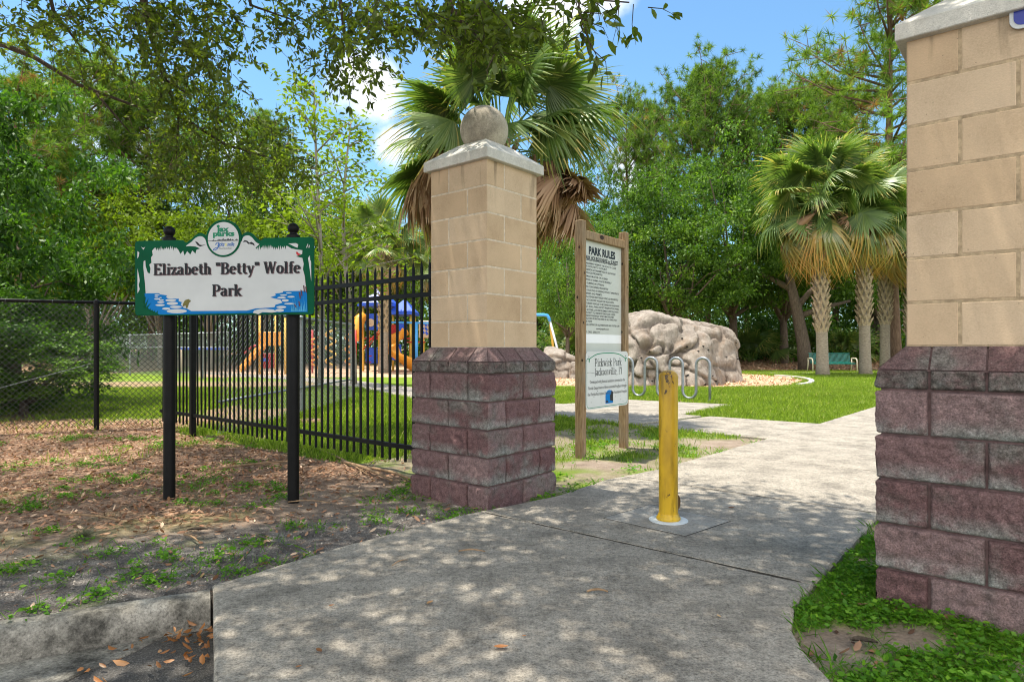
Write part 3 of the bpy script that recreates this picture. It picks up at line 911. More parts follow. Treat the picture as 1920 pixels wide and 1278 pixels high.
# blue sign hung on the right pillar
root = thing('wall_sign', 'blue sign with white border high on the right gate pillar', 'sign', tuple(W(-.12, 3.435, 2.5)))
def rrect(x0, x1, y0, y1, r, n=6):
    pts = []
    for (cx, cy, a0) in ((x1 - r, y1 - r, 0), (x0 + r, y1 - r, 90), (x0 + r, y0 + r, 180), (x1 - r, y0 + r, 270)):
        for k in range(n + 1):
            t = R(a0 + 90 * k / n); pts.append((cx + r * math.cos(t), cy + r * math.sin(t)))
    return pts
BO = W(-.118, 3.447, 2.485)
def on_b(pts, d): return [BO + U * p[0] + Vector((0, 0, p[1])) - V * d for p in pts]
mb = MB(); mb.prism(on_b(rrect(0, .44, 0, .30, .04), 0), -V * .006); mb.build('panel', M['white_sign'], root, recalc=True)
mb = MB(); mb.poly(on_b(rrect(.014, .426, .014, .286, .032), .0075)); mb.build('blue_face', M['royal'], root)

# ================================================================== TEXT
def bfont_text(mb, s, org, ax, az, nrm, size, width=None, mat=0, bold=0.0, shear=0.0, align='L'):
    cu = bpy.data.curves.new('t', 'FONT'); cu.body = s; cu.size = 1.0; cu.offset = bold; cu.shear = shear
    cu.resolution_u = 3
    ob = bpy.data.objects.new('t', cu); COL.objects.link(ob)
    dg = bpy.context.evaluated_depsgraph_get(); dg.update()
    me = bpy.data.meshes.new_from_object(ob.evaluated_get(dg))
    co = [v.co.copy() for v in me.vertices]; fs = [tuple(p.vertices) for p in me.polygons]
    bpy.data.objects.remove(ob); bpy.data.curves.remove(cu); bpy.data.meshes.remove(me)
    if not co: return 0
    x0 = min(c.x for c in co); x1 = max(c.x for c in co)
    k = size / .72                      # size = cap height
    kx = k if width is None else width / (x1 - x0)
    wd = (x1 - x0) * kx
    off = {'L': 0, 'C': -wd / 2}[align]
    org = Vector(org)
    mb.add([org + ax * (off + (c.x - x0) * kx) + az * (c.y * k) + nrm * .0008 for c in co], fs, mat)
    return wd
# a small high-contrast serif alphabet drawn as pen strokes (thick uprights, thin bars)
TK, TN = .20, .075
def arc(cx, cy, rx, ry, a0, a1, n=14): return [(cx + rx * math.cos(R(a0 + (a1 - a0) * i / n)), cy + ry * math.sin(R(a0 + (a1 - a0) * i / n))) for i in range(n + 1)]
def hb(x0, x1, y): return [(x0, y), (x1, y)]
def st(x, y0, y1): return [(x, y0), (x, y1)]
XH = .68
S = TN / 2
GL = {
 'E': (.70, [st(.17, 0, 1), hb(.02, .60, 1 - S), hb(.02, .62, S), hb(.2, .44, .52), [(.58, 1), (.58, .78)], [(.60, 0), (.60, .24)], [(.43, .62), (.43, .42)]]),
 'l': (.36, [st(.18, 0, 1), hb(.02, .35, S), hb(.03, .2, 1 - S)]),
 'i': (.36, [st(.18, 0, XH), hb(.02, .35, S), hb(.03, .2, XH - S), [(.18, .83), (.18, .97)]]),
 'z': (.52, [hb(.04, .47, XH - S), [(.40, XH - S), (.10, S)], hb(.03, .48, S), [(.06, XH), (.06, .5)], [(.46, 0), (.46, .2)]]),
 'a': (.56, [arc(.24, XH - .17, .15, .15, 170, 0, 10) + [(.39, .10)], arc(.235, .2, .15, .165, 80, 360, 14), [(.39, .3), (.39, .06), (.47, S), (.54, S)], [(.24, .375), (.39, .42)]]),
 'b': (.60, [st(.16, 0, 1), hb(.02, .18, 1 - S), arc(.30, .34, .19, .31, 150, -150, 20)]),
 'e': (.54, [arc(.27, .34, .185, .305, 15, 320, 22), hb(.1, .45, .38), [(.445, .38), (.44, .43)]]),
 't': (.42, [[(.19, .90), (.19, .15), (.25, .045), (.35, .06), (.39, .12)], hb(.03, .38, XH - S)]),
 'h': (.64, [st(.16, 0, 1), hb(.02, .18, 1 - S), hb(.02, .29, S), arc(.31, XH - .2, .155, .165, 160, 0, 10) + [(.465, 0)], hb(.35, .60, S)]),
 '"': (.40, [[(.12, 1.0), (.13, .72)], [(.29, 1.0), (.28, .72)]]),
 'B': (.72, [st(.17, 0, 1), hb(.02, .42, 1 - S), hb(.02, .44, S), hb(.17, .42, .53), arc(.36, .76, .19, .20, 90, -90, 12), arc(.38, .28, .22, .245, 90, -90, 12)]),
 'y': (.58, [[(.10, XH), (.30, .06)], [(.49, XH), (.27, -.10), (.19, -.24), (.08, -.24)], hb(0, .24, XH - S), hb(.38, .58, XH - S)]),
 'W': (1.0, [[(.12, 1), (.32, .02)], [(.32, .02), (.50, .9)], [(.50, 1), (.70, .02)], [(.70, .02), (.90, 1)], hb(0, .28, 1 - S), hb(.40, .62, 1 - S), hb(.80, 1.0, 1 - S)]),
 'o': (.58, [arc(.29, .34, .20, .305, 0, 360, 26)]),
 'f': (.40, [[(.19, 0), (.19, .80)] + arc(.31, .83, .12, .13, 170, 40, 8), hb(.03, .37, XH - S), hb(.05, .34, S)]),
 'P': (.66, [st(.17, 0, 1), hb(.02, .40, 1 - S), hb(.02, .33, S), hb(.17, .38, .44), arc(.36, .70, .20, .26, 90, -90, 12)]),
 'r': (.46, [st(.16, 0, XH), hb(.02, .31, S), hb(.02, .18, XH - S), arc(.33, .47, .16, .17, 150, 50, 8), [(.41, .62), (.41, .52)]]),
 'k': (.62, [st(.16, 0, 1), hb(.02, .18, 1 - S), hb(.02, .29, S), [(.48, XH - S), (.17, .28)], [(.26, .38), (.50, .02)], hb(.38, .60, XH - S), hb(.38, .62, S)]),
 'c': (.50, [arc(.27, .34, .18, .305, 40, 320, 20), [(.41, .56), (.41, .47)]]),
 'w': (.80, [[(.11, XH), (.26, .02)], [(.26, .02), (.40, .6)], [(.40, XH), (.55, .02)], [(.55, .02), (.70, XH)], hb(0, .22, XH - S), hb(.32, .49, XH - S), hb(.62, .80, XH - S)]),
 'J': (.46, [[(.28, 1), (.28, .12)] + arc(.17, .02, .11, .16, 20, -110, 8), hb(.12, .44, 1 - S)]),
 's': (.46, [arc(.23, .50, .13, .15, 30, 230, 10) + arc(.24, .18, .145, .15, 60, -150, 10), [(.36, .62), (.36, .5)], [(.10, .06), (.10, .2)]]),
 'n': (.64, [st(.16, 0, XH), hb(.02, .18, XH - S), hb(.02, .29, S), arc(.31, XH - .2, .155, .165, 160, 0, 10) + [(.465, 0)], hb(.35, .60, S)]),
 'v': (.58, [[(.11, XH), (.29, .02)], [(.29, .02), (.47, XH)], hb(0, .24, XH - S), hb(.37, .57, XH - S)]),
 ',': (.26, [[(.13, .10), (.13, -.02), (.07, -.14)]]),
 'F': (.64, [st(.17, 0, 1), hb(.02, .57, 1 - S), hb(.02, .33, S), hb(.2, .42, .50), [(.55, 1), (.55, .76)]]),
 ' ': (.32, []),
}
def pen(pl, tk, tn):
    n = len(pl); L = []; Rr = []
    closed = n > 3 and math.dist(pl[0], pl[-1]) < 1e-6
    for i in range(n):
        if closed: a = pl[(i - 1) % (n - 1)]; b = pl[(i + 1) % (n - 1)]
        else: a = pl[max(i - 1, 0)]; b = pl[min(i + 1, n - 1)]
        dx, dy = b[0] - a[0], b[1] - a[1]; l = math.hypot(dx, dy) or 1; dx /= l; dy /= l
        w = (tk * abs(dy) ** 1.5 + tn * (1 - abs(dy) ** 1.5)) / 2
        L.append((pl[i][0] - dy * w, pl[i][1] + dx * w)); Rr.append((pl[i][0] + dy * w, pl[i][1] - dx * w))
    return L, Rr
def serif_text(mb, s, org, ax, az, nrm, cap, width, mat=0, tk=TK, tn=TN):
    tot = sum(GL[c][0] for c in s); kx = width / tot; org = Vector(org); x = 0; q = 0
    for c in s:
        w, strokes = GL[c]
        for pl in strokes:
            # uprights slant left for W, y, v: give falling strokes weight, rising ones hairline
            t2 = tk
            if c in 'WwyvV' and len(pl) >= 2 and pl[-1][1] > pl[0][1]: t2 = tk * .45
            if c == 'y' and len(pl) > 2: t2 = tk * .45
            L, Rr = pen(pl, t2, tn); n = len(L)
            q += 1; d = .0006 + (q % 7) * .00012
            vs = [org + ax * ((x + p[0]) * kx) + az * (p[1] * cap) + nrm * d for p in L + Rr]
            mb.add(vs, [(i, i + n, i + 1 + n, i + 1) for i in range(n - 1)], mat)
        x += w
mb = MB(); bfont_text(mb, 'S', BO + U * .045 + Vector((0, 0, .085)) - V * .0085, U, Vector((0, 0, 1)), -V, .125, .075, 0, .02)
mb.build('lettering', M['white_sign'], root)

# ================================================================== PARK NAME SIGN
p1 = Vector((-2.70, 5.06, 0)); p2 = Vector((-1.681, 4.937, 0))
sa = (p2 - p1).normalized(); sn = Vector((sa.y, -sa.x, 0))      # sn points to the viewer side
if sn.y > 0: sn = -sn
Z3 = Vector((0, 0, 1))
root = thing('park_name_sign', 'white and green park name sign with painted trees and water on two black posts', 'sign', tuple((p1 + p2) / 2))
for q in (p1, p2):
    mb = MB()
    mb.lathe(q, [(.043, -.15), (.043, 1.985)], 24)
    post = mb.build('post', M['black'], root, angle=40)
    mb = MB()
    prof = [(.050, 1.975), (.050, 2.012), (.040, 2.018), (.026, 2.022), (.026, 2.030)]
    prof += [(.0425 * math.cos(t), 2.066 + .0425 * math.sin(t)) for t in np.linspace(-.9, PI / 2 * .99, 12)]
    mb.lathe(q, prof, 20)
    mb.build('ball_finial', M['black'], post, angle=40)
sgn_s = .000856
SO = p1 + sa * -.235 + sn * .075
def sp(zx, zy, d=0): return SO + sa * ((zx - 100) * sgn_s) + Z3 * (1.40 + (918 - zy) * sgn_s) + sn * d
def sm_curve(pts, n=6):
    out = []
    for i in range(len(pts) - 1):
        p0 = pts[max(i - 1, 0)]; p1_ = pts[i]; p2_ = pts[i + 1]; p3 = pts[min(i + 2, len(pts) - 1)]
        for k in range(n):
            t = k / n
            out.append(tuple(.5 * ((2 * p1_[a]) + (-p0[a] + p2_[a]) * t + (2 * p0[a] - 5 * p1_[a] + 4 * p2_[a] - p3[a]) * t * t + (-p0[a] + 3 * p1_[a] - 3 * p2_[a] + p3[a]) * t ** 3) for a in (0, 1)))
    out.append(pts[-1]); return out
circ = lambda r, a0, a1, n=30: arc(960, 232, r, -r, a0, a1, n)
def corner(cx, cy, r, a0, a1): return arc(cx, cy, r, -r, a0, a1, 6)
outl = corner(128, 268, 30, 180, 90) + sm_curve([(560, 238), (595, 262), (650, 232), (692, 196), (737, 178), (778, 195), (800, 218)]) + circ(168, 172, 8) + \
    sm_curve([(1122, 218), (1150, 192), (1190, 178), (1232, 196), (1275, 240), (1312, 258), (1340, 236)]) + corner(1775, 266, 30, 90, 0) + corner(1775, 888, 30, 0, -90) + corner(130, 888, 30, 270, 180)
mb = MB(); mb.prism([sp(*q, -.012) for q in outl], sn * .012, 0)
mb.build('panel', M['green_sign'], root, recalc=True)
random.seed(5)
def ragged(x0, x1, y, amp, n, up=-1):
    out = []
    for i in range(n):
        x = x0 + (x1 - x0) * i / n; w = (x1 - x0) / n
        out += [(x, y + random.uniform(-.3, .3) * amp), (x + w * .55, y + amp * random.uniform(.5, 1.2))]
    return out
white = [(205, 716), (200, 640), (190, 560), (182, 480), (184, 425), (200, 415), (205, 470), (225, 530), (248, 535), (252, 490), (240, 455), (262, 440), (258, 390), (275, 370), (268, 330), (285, 312)] + \
    ragged(300, 520, 298, 32, 12) + [(520, 320), (545, 365), (570, 335), (585, 380), (610, 340), (640, 372), (660, 335), (690, 365), (700, 330), (735, 318), (690, 300), (640, 295), (600, 296)] + sm_curve([(600, 290), (650, 258), (692, 222), (737, 208), (775, 225), (795, 262)]) + \
    circ(168, 192, 350, 30)[0:0] + arc(960, 232, 168, 168, 168, 12, 30) + sm_curve([(1132, 262), (1150, 222), (1190, 210), (1228, 228), (1265, 270), (1300, 290)]) + [(1262, 322)] + ragged(1270, 1560, 338, -34, 16) + \
    [(1560, 312), (1600, 335), (1650, 345), (1700, 352), (1698, 385), (1640, 405), (1700, 420), (1712, 470), (1705, 520), (1722, 580), (1728, 640), (1740, 716), (1740, 895), (1000, 900), (340, 900), (200, 830)]
mb = MB()
mb.poly([sp(*q, .0012) for q in white], 0)
def slv(pts): mb.poly([sp(*q, .0012) for q in pts], 0)
slv([(124, 330), (142, 345), (136, 380), (122, 400)]); slv([(124, 490), (140, 560), (146, 600), (136, 640), (146, 680), (124, 715)]); slv([(160, 292), (180, 305), (200, 294), (182, 320)])
slv([(1752, 420), (1768, 400), (1772, 440), (1780, 450), (1782, 630), (1768, 520)]); slv([(1735, 330), (1748, 296), (1754, 300), (1742, 332)]); slv([(1756, 330), (1762, 305), (1768, 310), (1764, 332)])
slv([(1570, 290), (1640, 288), (1662, 300), (1655, 330), (1625, 318)])
mb.build('painted_field', M['white_sign'], root)
mb = MB()
bl = [(195, 716), (335, 716), (350, 728), (418, 736), (405, 750), (425, 766), (530, 768), (528, 790), (560, 800), (548, 820), (575, 850), (610, 858), (650, 880), (1180, 880), (1260, 862), (1440, 852), (1450, 830), (1515, 812), (1495, 786), (1400, 764), (1452, 748), (1448, 732), (1520, 722), (1520, 710), (1742, 710), (1748, 896), (340, 910), (205, 840)]
mb.poly([sp(*q, .0022) for q in bl], 0)
mb.build('painted_water', M['blue_sign'], root)
mb = MB()
for (x, y, rx, ry) in [(318, 732, 24, 6), (312, 747, 18, 4), (352, 757, 14, 4), (318, 768, 28, 7), (360, 780, 26, 6), (355, 798, 36, 7), (452, 781, 52, 11), (468, 810, 55, 14), (348, 824, 46, 9), (408, 857, 40, 10), (500, 842, 58, 11), (510, 880, 98, 19),
                       (1575, 727, 26, 5), (1525, 745, 34, 6), (1508, 768, 40, 8), (1596, 761, 34, 7), (1542, 793, 32, 11), (1580, 822, 48, 7), (1505, 851, 46, 10), (1490, 880, 40, 13)]:
    mb = MB(); mb.poly([sp(x + rx * math.cos(t), y + ry * math.sin(t), .0030) for t in np.linspace(0, 2 * PI, 22)[:-1]], 0); mb.build('painted_lily_pad', M['white_sign'], root)
mb = MB()
mb.poly([sp(*q, .0031) for q in [(1240, 900), (1250, 880), (1300, 868), (1360, 866), (1430, 872), (1465, 892), (1420, 900), (1330, 895), (1290, 912)]], 0)
mb.build('paint_chip', M['white_sign'], root)
mb = MB()
# leaves at the lower left, reeds lower right
for (x, y, dx, dy) in [(190, 840, 0, -110), (190, 850, 45, -90), (200, 860, 60, -60), (215, 890, 45, -40), (260, 905, 20, -45), (290, 905, 8, -40), (310, 905, 15, -32), (185, 800, 25, -60)]:
    mb.poly([sp(x - 12, y, .0034), sp(x + dx, y + dy, .0034), sp(x + 14, y + 10, .0034)], 0)
mb.poly([sp(*q, .0033) for q in [(110, 760), (190, 780), (210, 850), (290, 908), (335, 912), (112, 912)]], 0)
mb.build('painted_leaves', M['green_sign'], root)
mb = MB()
for k in range(16):
    x = 1600 + k * 9; y = 890; tx = x + random.uniform(-16, 22); ty = random.uniform(770, 850) - k * 3
    mb.poly([sp(x - 4, y, .0036 + k * .0001), sp(tx, ty, .0036 + k * .0001), sp(x + 4, y, .0036 + k * .0001)], 0)
mb.build('painted_reeds', M['sky_vinyl'], root)
mb = MB()
for (x, y, h, sl) in [(1668, 720, 60, 6), (1684, 700, 55, 5), (1708, 660, 60, 4), (1728, 672, 55, 4), (1664, 800, 45, 4), (1622, 826, 30, 14)]:
    mb.poly([sp(x, y, .0055), sp(x + 12, y + 4, .0055), sp(x + 14 + sl, y + h, .0055), sp(x + 4 + sl, y + h, .0055)], 0)
mb.build('painted_cattails', M['maroon'], root)
mb = MB()
mb.poly([sp(*q, .0036) for q in [(565, 845), (572, 812), (590, 782), (625, 772), (648, 790), (630, 806), (615, 850), (600, 856), (598, 830), (578, 835)]], 0)
mb.build('painted_frog', M['olive'], root)
mb = MB(); mb.poly([sp(*q, .002) for q in [(1640, 364), (1656, 366), (1668, 380), (1690, 386), (1662, 398), (1646, 388)]], 0)
mb.build('painted_red_bird', M['red_vinyl'], root)
mb = MB()
for pts in ([(686, 250), (712, 262), (732, 284), (752, 288), (790, 284), (760, 294), (735, 302), (712, 290), (698, 272)], [(1142, 268), (1160, 252), (1185, 258), (1205, 276), (1225, 268), (1250, 285), (1256, 306), (1232, 292), (1205, 286), (1195, 288), (1175, 268)]):
    mb = MB(); mb.poly([sp(*q, .002) for q in pts], 0); mb.build('painted_bird', M['ink'], root)
# round badge
mb = MB(); mb.poly([sp(*q, .0042) for q in arc(960, 232, 168, -168, 0, 360, 44)[:-1]], 0); mb.build('badge_ring', M['green_sign'], root)
mb = MB(); mb.poly([sp(*q, .0052) for q in arc(960, 235, 148, -148, 0, 360, 44)[:-1]], 0); badge = mb.build('badge_face', M['white_sign'], root)
mb = MB()
bfont_text(mb, 'jax', sp(898, 172, .006), sa, Z3, sn, 48 * sgn_s, 118 * sgn_s, 0, .045)
bfont_text(mb, 'parks', sp(862, 212, .006), sa, Z3, sn, 46 * sgn_s, 205 * sgn_s, 0, .045)
mb.poly([sp(*q, .0063) for q in [(896, 122), (912, 108), (928, 122), (922, 134), (902, 134)]], 0)
mb.build('badge_lettering', M['jax_green'], root)
mb = MB()
x = 812
mb.poly([sp(*q, .006) for q in [(812, 252), (1106, 252), (1106, 256), (812, 256)]], 0)
sk = [0, 0, 4, 10, 0, 3, 0, 8, 14, 12, 6, 12, 20, 8, 10, 6, 14, 16, 8, 14, 5, 10, 4, 0, 6, 12, 4]
for i, hgt in enumerate(sk):
    if hgt: mb.poly([sp(835 + i * 10, 252, .0061), sp(843 + i * 10, 252, .0061), sp(843 + i * 10, 252 - hgt, .0061), sp(835 + i * 10, 252 - hgt, .0061)], 0)
bfont_text(mb, 'Where Florida Begins', sp(915, 327, .006), sa, Z3, sn, 11 * sgn_s, 130 * sgn_s)
mb.build('badge_skyline', M['ink'], root)
mb = MB()
bfont_text(mb, 'acks', sp(905, 302, .006), sa, Z3, sn, 40 * sgn_s, 68 * sgn_s, 0, .012, .35)
bfont_text(mb, 'nville', sp(998, 302, .006), sa, Z3, sn, 36 * sgn_s, 68 * sgn_s, 0, .012, .35)
L_, R_ = pen(sm_curve([(885, 290), (900, 272), (918, 270), (915, 300), (898, 328), (872, 338), (868, 330), (890, 316), (925, 308)]), 9, 5); n = len(L_)
mb.add([sp(*q, .0062) for q in L_ + R_], [(i, i + n, i + 1 + n, i + 1) for i in range(n - 1)])
mb.build('badge_script', M['jax_blue'], root)
mb = MB(); mb.poly([sp(985 + 14 * math.cos(t) * (1 if i % 2 else .5), 290 + 16 * math.sin(t) * (1 if i % 2 else .5), .006) for i, t in enumerate(np.linspace(0, 2 * PI, 17)[:-1])], 0)
mb.build('badge_sun', M['yellow_vinyl'], root)
mb = MB()
for (s_, x0, x1, yb) in (('Elizabeth "Betty" Wolfe', 283, 1684, 552), ('Park', 850, 1135, 748)):
    serif_text(mb, s_, sp(x0 + 6, yb + 6, .0014), sa, Z3, sn, 104 * sgn_s, (x1 - x0) * sgn_s, 1)
    serif_text(mb, s_, sp(x0, yb, .0040), sa, Z3, sn, 104 * sgn_s, (x1 - x0) * sgn_s, 0)
mb.build('lettering', [M['ink'], M['ink_shadow']], root)

# ================================================================== PARK RULES BOARD
q1 = Vector((.733, 6.858, 0)); q2 = Vector((1.321, 7.60, 0))
ra = (q2 - q1).normalized(); rn = Vector((ra.y, -ra.x, 0))
root = thing('park_rules_board', 'tall timber framed park rules board between two square posts', 'notice board', tuple((q1 + q2) / 2))
WDT = (q2 - q1).length
for i, (q, ht) in enumerate(((q1, 2.51), (q2, 2.515))):
    mb = MB(); mb.bbox(q + Z3 * (ht / 2 - .1), (.089, .089, ht + .2), .006, 0, ra, rn)
    po = mb.build('post', M['timber'], root)
    mb = MB()
    ks = [(.30, .08), (.97, -.02), (1.5, .02)] if i == 0 else [(.62, 0), (1.42, .01)]
    for (kz, ko) in ks:
        c = q - ra * .0453 + Z3 * (kz + .72) + rn * ko * .6
        mb.poly([c + rn * (.012 * math.cos(t)) + Z3 * (.016 * math.sin(t)) for t in np.linspace(0, 2 * PI, 11)[:-1]], 0)
        c = q + rn * .0453 + Z3 * (kz + .45) + ra * ko * .6
        mb.poly([c + ra * (.011 * math.cos(t)) + Z3 * (.016 * math.sin(t)) for t in np.linspace(0, 2 * PI, 11)[:-1]], 0)
    mb.build('wood_knots', M['knot'], po)
mid = (q1 + q2) / 2
mb = MB(); mb.bbox(mid + rn * .012 + Z3 * 2.366, (WDT - .092, .064, .089), .005, 0, ra, rn)
rail = mb.build('top_rail', M['timber'], root)
mb = MB()
c = q1 + ra * .37 + rn * .0448 + Z3 * 2.375
mb.poly([c + ra * (.045 * math.cos(t)) + Z3 * (.026 * math.sin(t)) for t in np.linspace(0, 2 * PI, 15)[:-1]], 0); mb.build('wood_knot', M['knot'], rail)
mb = MB(); mb.box(mid - rn * .012 + Z3 * 1.71, (WDT - .094, .012, 1.22), 0, ra, rn)
mb.build('board', M['rules_board'], root)
bo = q1 + ra * .047 - rn * .0058
BWD = WDT - .094
mb = MB(); mb.add([bo + rn * .0010 + ra * 0.002 + Z3 * z if k < 2 else bo + rn * .0010 + ra * (BWD - .002) + Z3 * z for k, z in enumerate((1.205, 1.302, 1.302, 1.205))], [(0, 3, 2, 1)])
mb.build('white_strip', M['white_strip'], root)
mb = MB()
bfont_text(mb, 'PARK RULES', bo + ra * (.15 * BWD) + Z3 * 2.178, ra, Z3, rn, .082, BWD * .68, 0, .05)
bfont_text(mb, 'PARK HOURS:SUNRISE to SUNSET', bo + ra * (.05 * BWD) + Z3 * 2.115, ra, Z3, rn, .043, BWD * .86, 0, .03)
rules = [(455, 1, 'ORGANIZED GROUP ACTIVITIES BY PERMIT ONLY', .82), (490, 1, 'MANAGEMENT RESERVES THE RIGHT TO CLOSE', .82), (520, 0, 'PARK FACILITIES TO THE PUBLIC', .58),
         (553, 1, 'POSSESSION & CONSUMPTION OF ALCOHOLIC', .81), (585, 0, 'BEVERAGES PROHIBITED', .46), (620, 1, 'ANIMALS MUST BE ON A LEASH', .6), (655, 1, 'DISPOSE OF ANIMAL WASTE PROPERLY', .7),
         (690, 1, 'NO DUMPING OR LITTERING', .5), (725, 1, 'GLASS CONTAINERS PROHIBITED', .61), (760, 1, 'NO COLLECTING OR VENDING WITHOUT APPROPRIATE', .90), (793, 0, 'LICENSES AND PERMITS', .45),
         (826, 1, 'NON-LICENSED MOTORIZED VEHICLES PROHIBITED', .88), (860, 1, 'DO NOT DISTURB WILDLIFE OR VEGETATION', .76), (893, 1, 'MOTORIZED VEHICLES TO BE DRIVEN ON ROADWAYS', .91), (925, 0, 'ONLY -IN ALL PARKS EXCEPT PRESERVATION PARKS', .90),
         (958, 1, 'JSO & OTHER LAW ENFORCEMENT OFFICIALS HAVE', .89), (988, 0, 'AUTHORITY TO ENFORCE PARK RULES & ISSUE', .80), (1017, 0, '"TRESPASS WARNINGS" WHICH MAY PROHIBIT', .77), (1046, 0, 'VIOLATORS FROM THIS PARK OR ALL PARKS FOR', .84), (1075, 0, 'ONE YEAR', .2),
         (1108, 1, 'A FULL LISTING OF ALL PARK RULES ARE POSTED ON', .91), (1146, 2, 'www.jaxparks.com', .33), (1183, 1, 'REF. ORD. 2005-717', .40)]
for (zy, dot, s_, fr) in rules:
    z = CAMH + (HZ - (400 + (zy + 8) / 5.33)) / F * 6.92
    x0 = (.03 if dot != 2 else .33) * BWD
    bfont_text(mb, s_, bo + ra * x0 + Z3 * z, ra, Z3, rn, .021, fr * BWD, 0, .012)
    if dot == 1:
        c = bo + ra * .006 + Z3 * (z + .010) + rn * .001
        mb.poly([c + ra * (.006 * math.cos(t)) + Z3 * (.008 * math.sin(t)) for t in np.linspace(0, 2 * PI, 9)[:-1]], 0)
mb.build('lettering', M['ink'], root)
# plaque screwed across the posts below the board
pr = thing('park_plaque', 'white plaque with green border and blue emblem, fixed low on the rules board posts', 'sign', tuple(q1 + ra * .5 + Z3 * .48 + rn * .05))
po_ = q1 + ra * .022 + rn * .047 + Z3 * .485
PW, PH = WDT - .012, .628
def pp(x, y, d=0): return po_ + ra * x + Z3 * y + rn * d
mb = MB(); mb.prism([pp(*q) for q in rrect(0, PW, 0, PH, .05)], rn * .005, 0); mb.build('plate', M['white_sign'], pr, recalc=True)
def ring(mb, pts, w, d, mat=0):
    L_, R_ = pen(pts, w, w); n = len(L_)
    mb.add([pp(*q, d) for q in L_ + R_], [(i, i + n, i + 1 + n, i + 1) for i in range(n - 1)], mat)
mb = MB()
mg = .018
ring(mb, [(mg, PH - .11)] + [(mg, .06)] + arc(.065, .065, .047, .047, 180, 270, 6) + arc(PW - .065, .065, .047, .047, 270, 360, 6) + [(PW - mg, PH - .11)], .006, .006)
ring(mb, arc(.045, PH - .105, .03, .03, 180, 20, 8) + arc(.09, PH - .10, .03, .03, 220, 150, 6) + sm_curve([(.09, PH - .072), (PW * .25, PH - .03), (PW * .5, PH - .018), (PW * .75, PH - .03), (PW - .09, PH - .072)]) + arc(PW - .09, PH - .10, .03, .03, 30, -40, 6) + arc(PW - .045, PH - .105, .03, .03, 160, 0, 8), .010, .0062)
mb.build('green_border', M['jax_green'], pr)
mb = MB()
serif_text(mb, 'Pickwick Park', pp(.18, PH - .165, .0055), ra, Z3, rn, .088, .60, 0, .115, .055)
serif_text(mb, 'Jacksonville, Fl', pp(.17, PH - .262, .0055), ra, Z3, rn, .080, .62, 0, .115, .055)
for (s_, x0, w, y) in (('Developed with financial assistance provided by the', .08, .78, PH - .345), ('Florida Department of Environmental Program through', .045, .85, PH - .412), ('the Florida Recreation Development Assistance Program', .035, .87, PH - .478)):
    bfont_text(mb, s_, pp(x0, y, .0055), ra, Z3, rn, .034, w, 1, .004)
L_, R_ = pen(sm_curve([(.02, .40), (.10, .40), (.2, .385), (.31, .36)]), .004, .003); n = len(L_)
mb.add([pp(*q, .0058) for q in L_ + R_], [(i, i + n, i + 1 + n, i + 1) for i in range(n - 1)], 1)
for k in range(22):
    x, y = random.uniform(.04, PW - .05), random.uniform(.04, .3); a_ = random.uniform(.002, .006)
    mb.poly([pp(x + a_ * math.cos(t) * 1.5, y + a_ * math.sin(t), .0056) for t in np.linspace(0, 2 * PI, 7)[:-1]], 1)
mb.build('lettering', [M['ink'], M['grey_ink']], pr)
mb = MB()
em = [(-.085, 0)] + arc(0, .085, .085, .065, 180, 0, 14) + [(.085, 0)]
mb.poly([pp(PW * .53 + x, .045 + y, .006) for (x, y) in em], 0)
mb.build('emblem', M['blue_sign'], pr)
mb = MB()
mb.poly([pp(PW * .53 + x, .045 + y, .0068) for (x, y) in [(.02, .03), (.085, .02), (.082, .12), (.05, .148), (.04, .11), (.012, .09)]], 0)
mb.poly([pp(PW * .53 + x, .045 + y, .0068) for (x, y) in [(-.08, .012), (-.02, .012), (-.04, .035), (-.075, .03)]], 0)
mb.build('emblem_figure', M['ink'], pr)
mb = MB()
for x in (.06, PW - .06): mb.poly([pp(x + .006 * math.cos(t), PH - .055 + .008 * math.sin(t), .0063) for t in np.linspace(0, 2 * PI, 9)[:-1]], 0)
mb.build('screws', M['dark_hole'], pr)

# ================================================================== BOLLARD
root = thing('bollard', 'chipped yellow steel bollard standing in the middle of the path', 'bollard', (BC[0], BC[1], 0))
mb = MB()
prof = [(.0625, .012), (.0625, .955)] + [(.0625 * math.cos(t), .955 + .045 * math.sin(t)) for t in np.linspace(.15, PI / 2 * .985, 9)]
mb.lathe((*BC, 0), prof, 32); mb.build('pipe', M['bollard'], root, angle=40)
mb = MB(); mb.lathe((*BC, 0), [(.064, .052), (.070, .036), (.079, .024), (.079, .012), (.074, .006)], 32); mb.build('flange', M['bollard'], root, angle=40)
mb = MB(); mb.lathe((*BC, 0), [(.128, .0), (.128, .007), (.122, .010), (.06, .010)], 40); mb.build('sleeve_ring', M['white_ring'], root, angle=40)
mb = MB()
c = Vector((BC[0] + .070, BC[1] + .035, .115)); 
mb.tube([c + Vector((-.01, .02, 0)), c + Vector((.012, .02, 0))], .001, 3)
dd = Vector((.35, -.94, 0)).normalized(); xx = Vector((.94, .35, 0)).normalized()
cc = Vector((BC[0] + .062, BC[1] + .025, .115))
pts = [cc + xx * (.03 * math.cos(t) * 1.0) + Z3 * (.055 * math.sin(t)) for t in np.linspace(0, 2 * PI, 17)[:-1]]
mb.prism([p for p in pts], dd * -.02, 0)
mb.box(cc + Z3 * .06 - xx * .005, (.012, .02, .10), 0, xx, dd)
mb.build('lock_plate', M['lock_brown'], root, recalc=True)

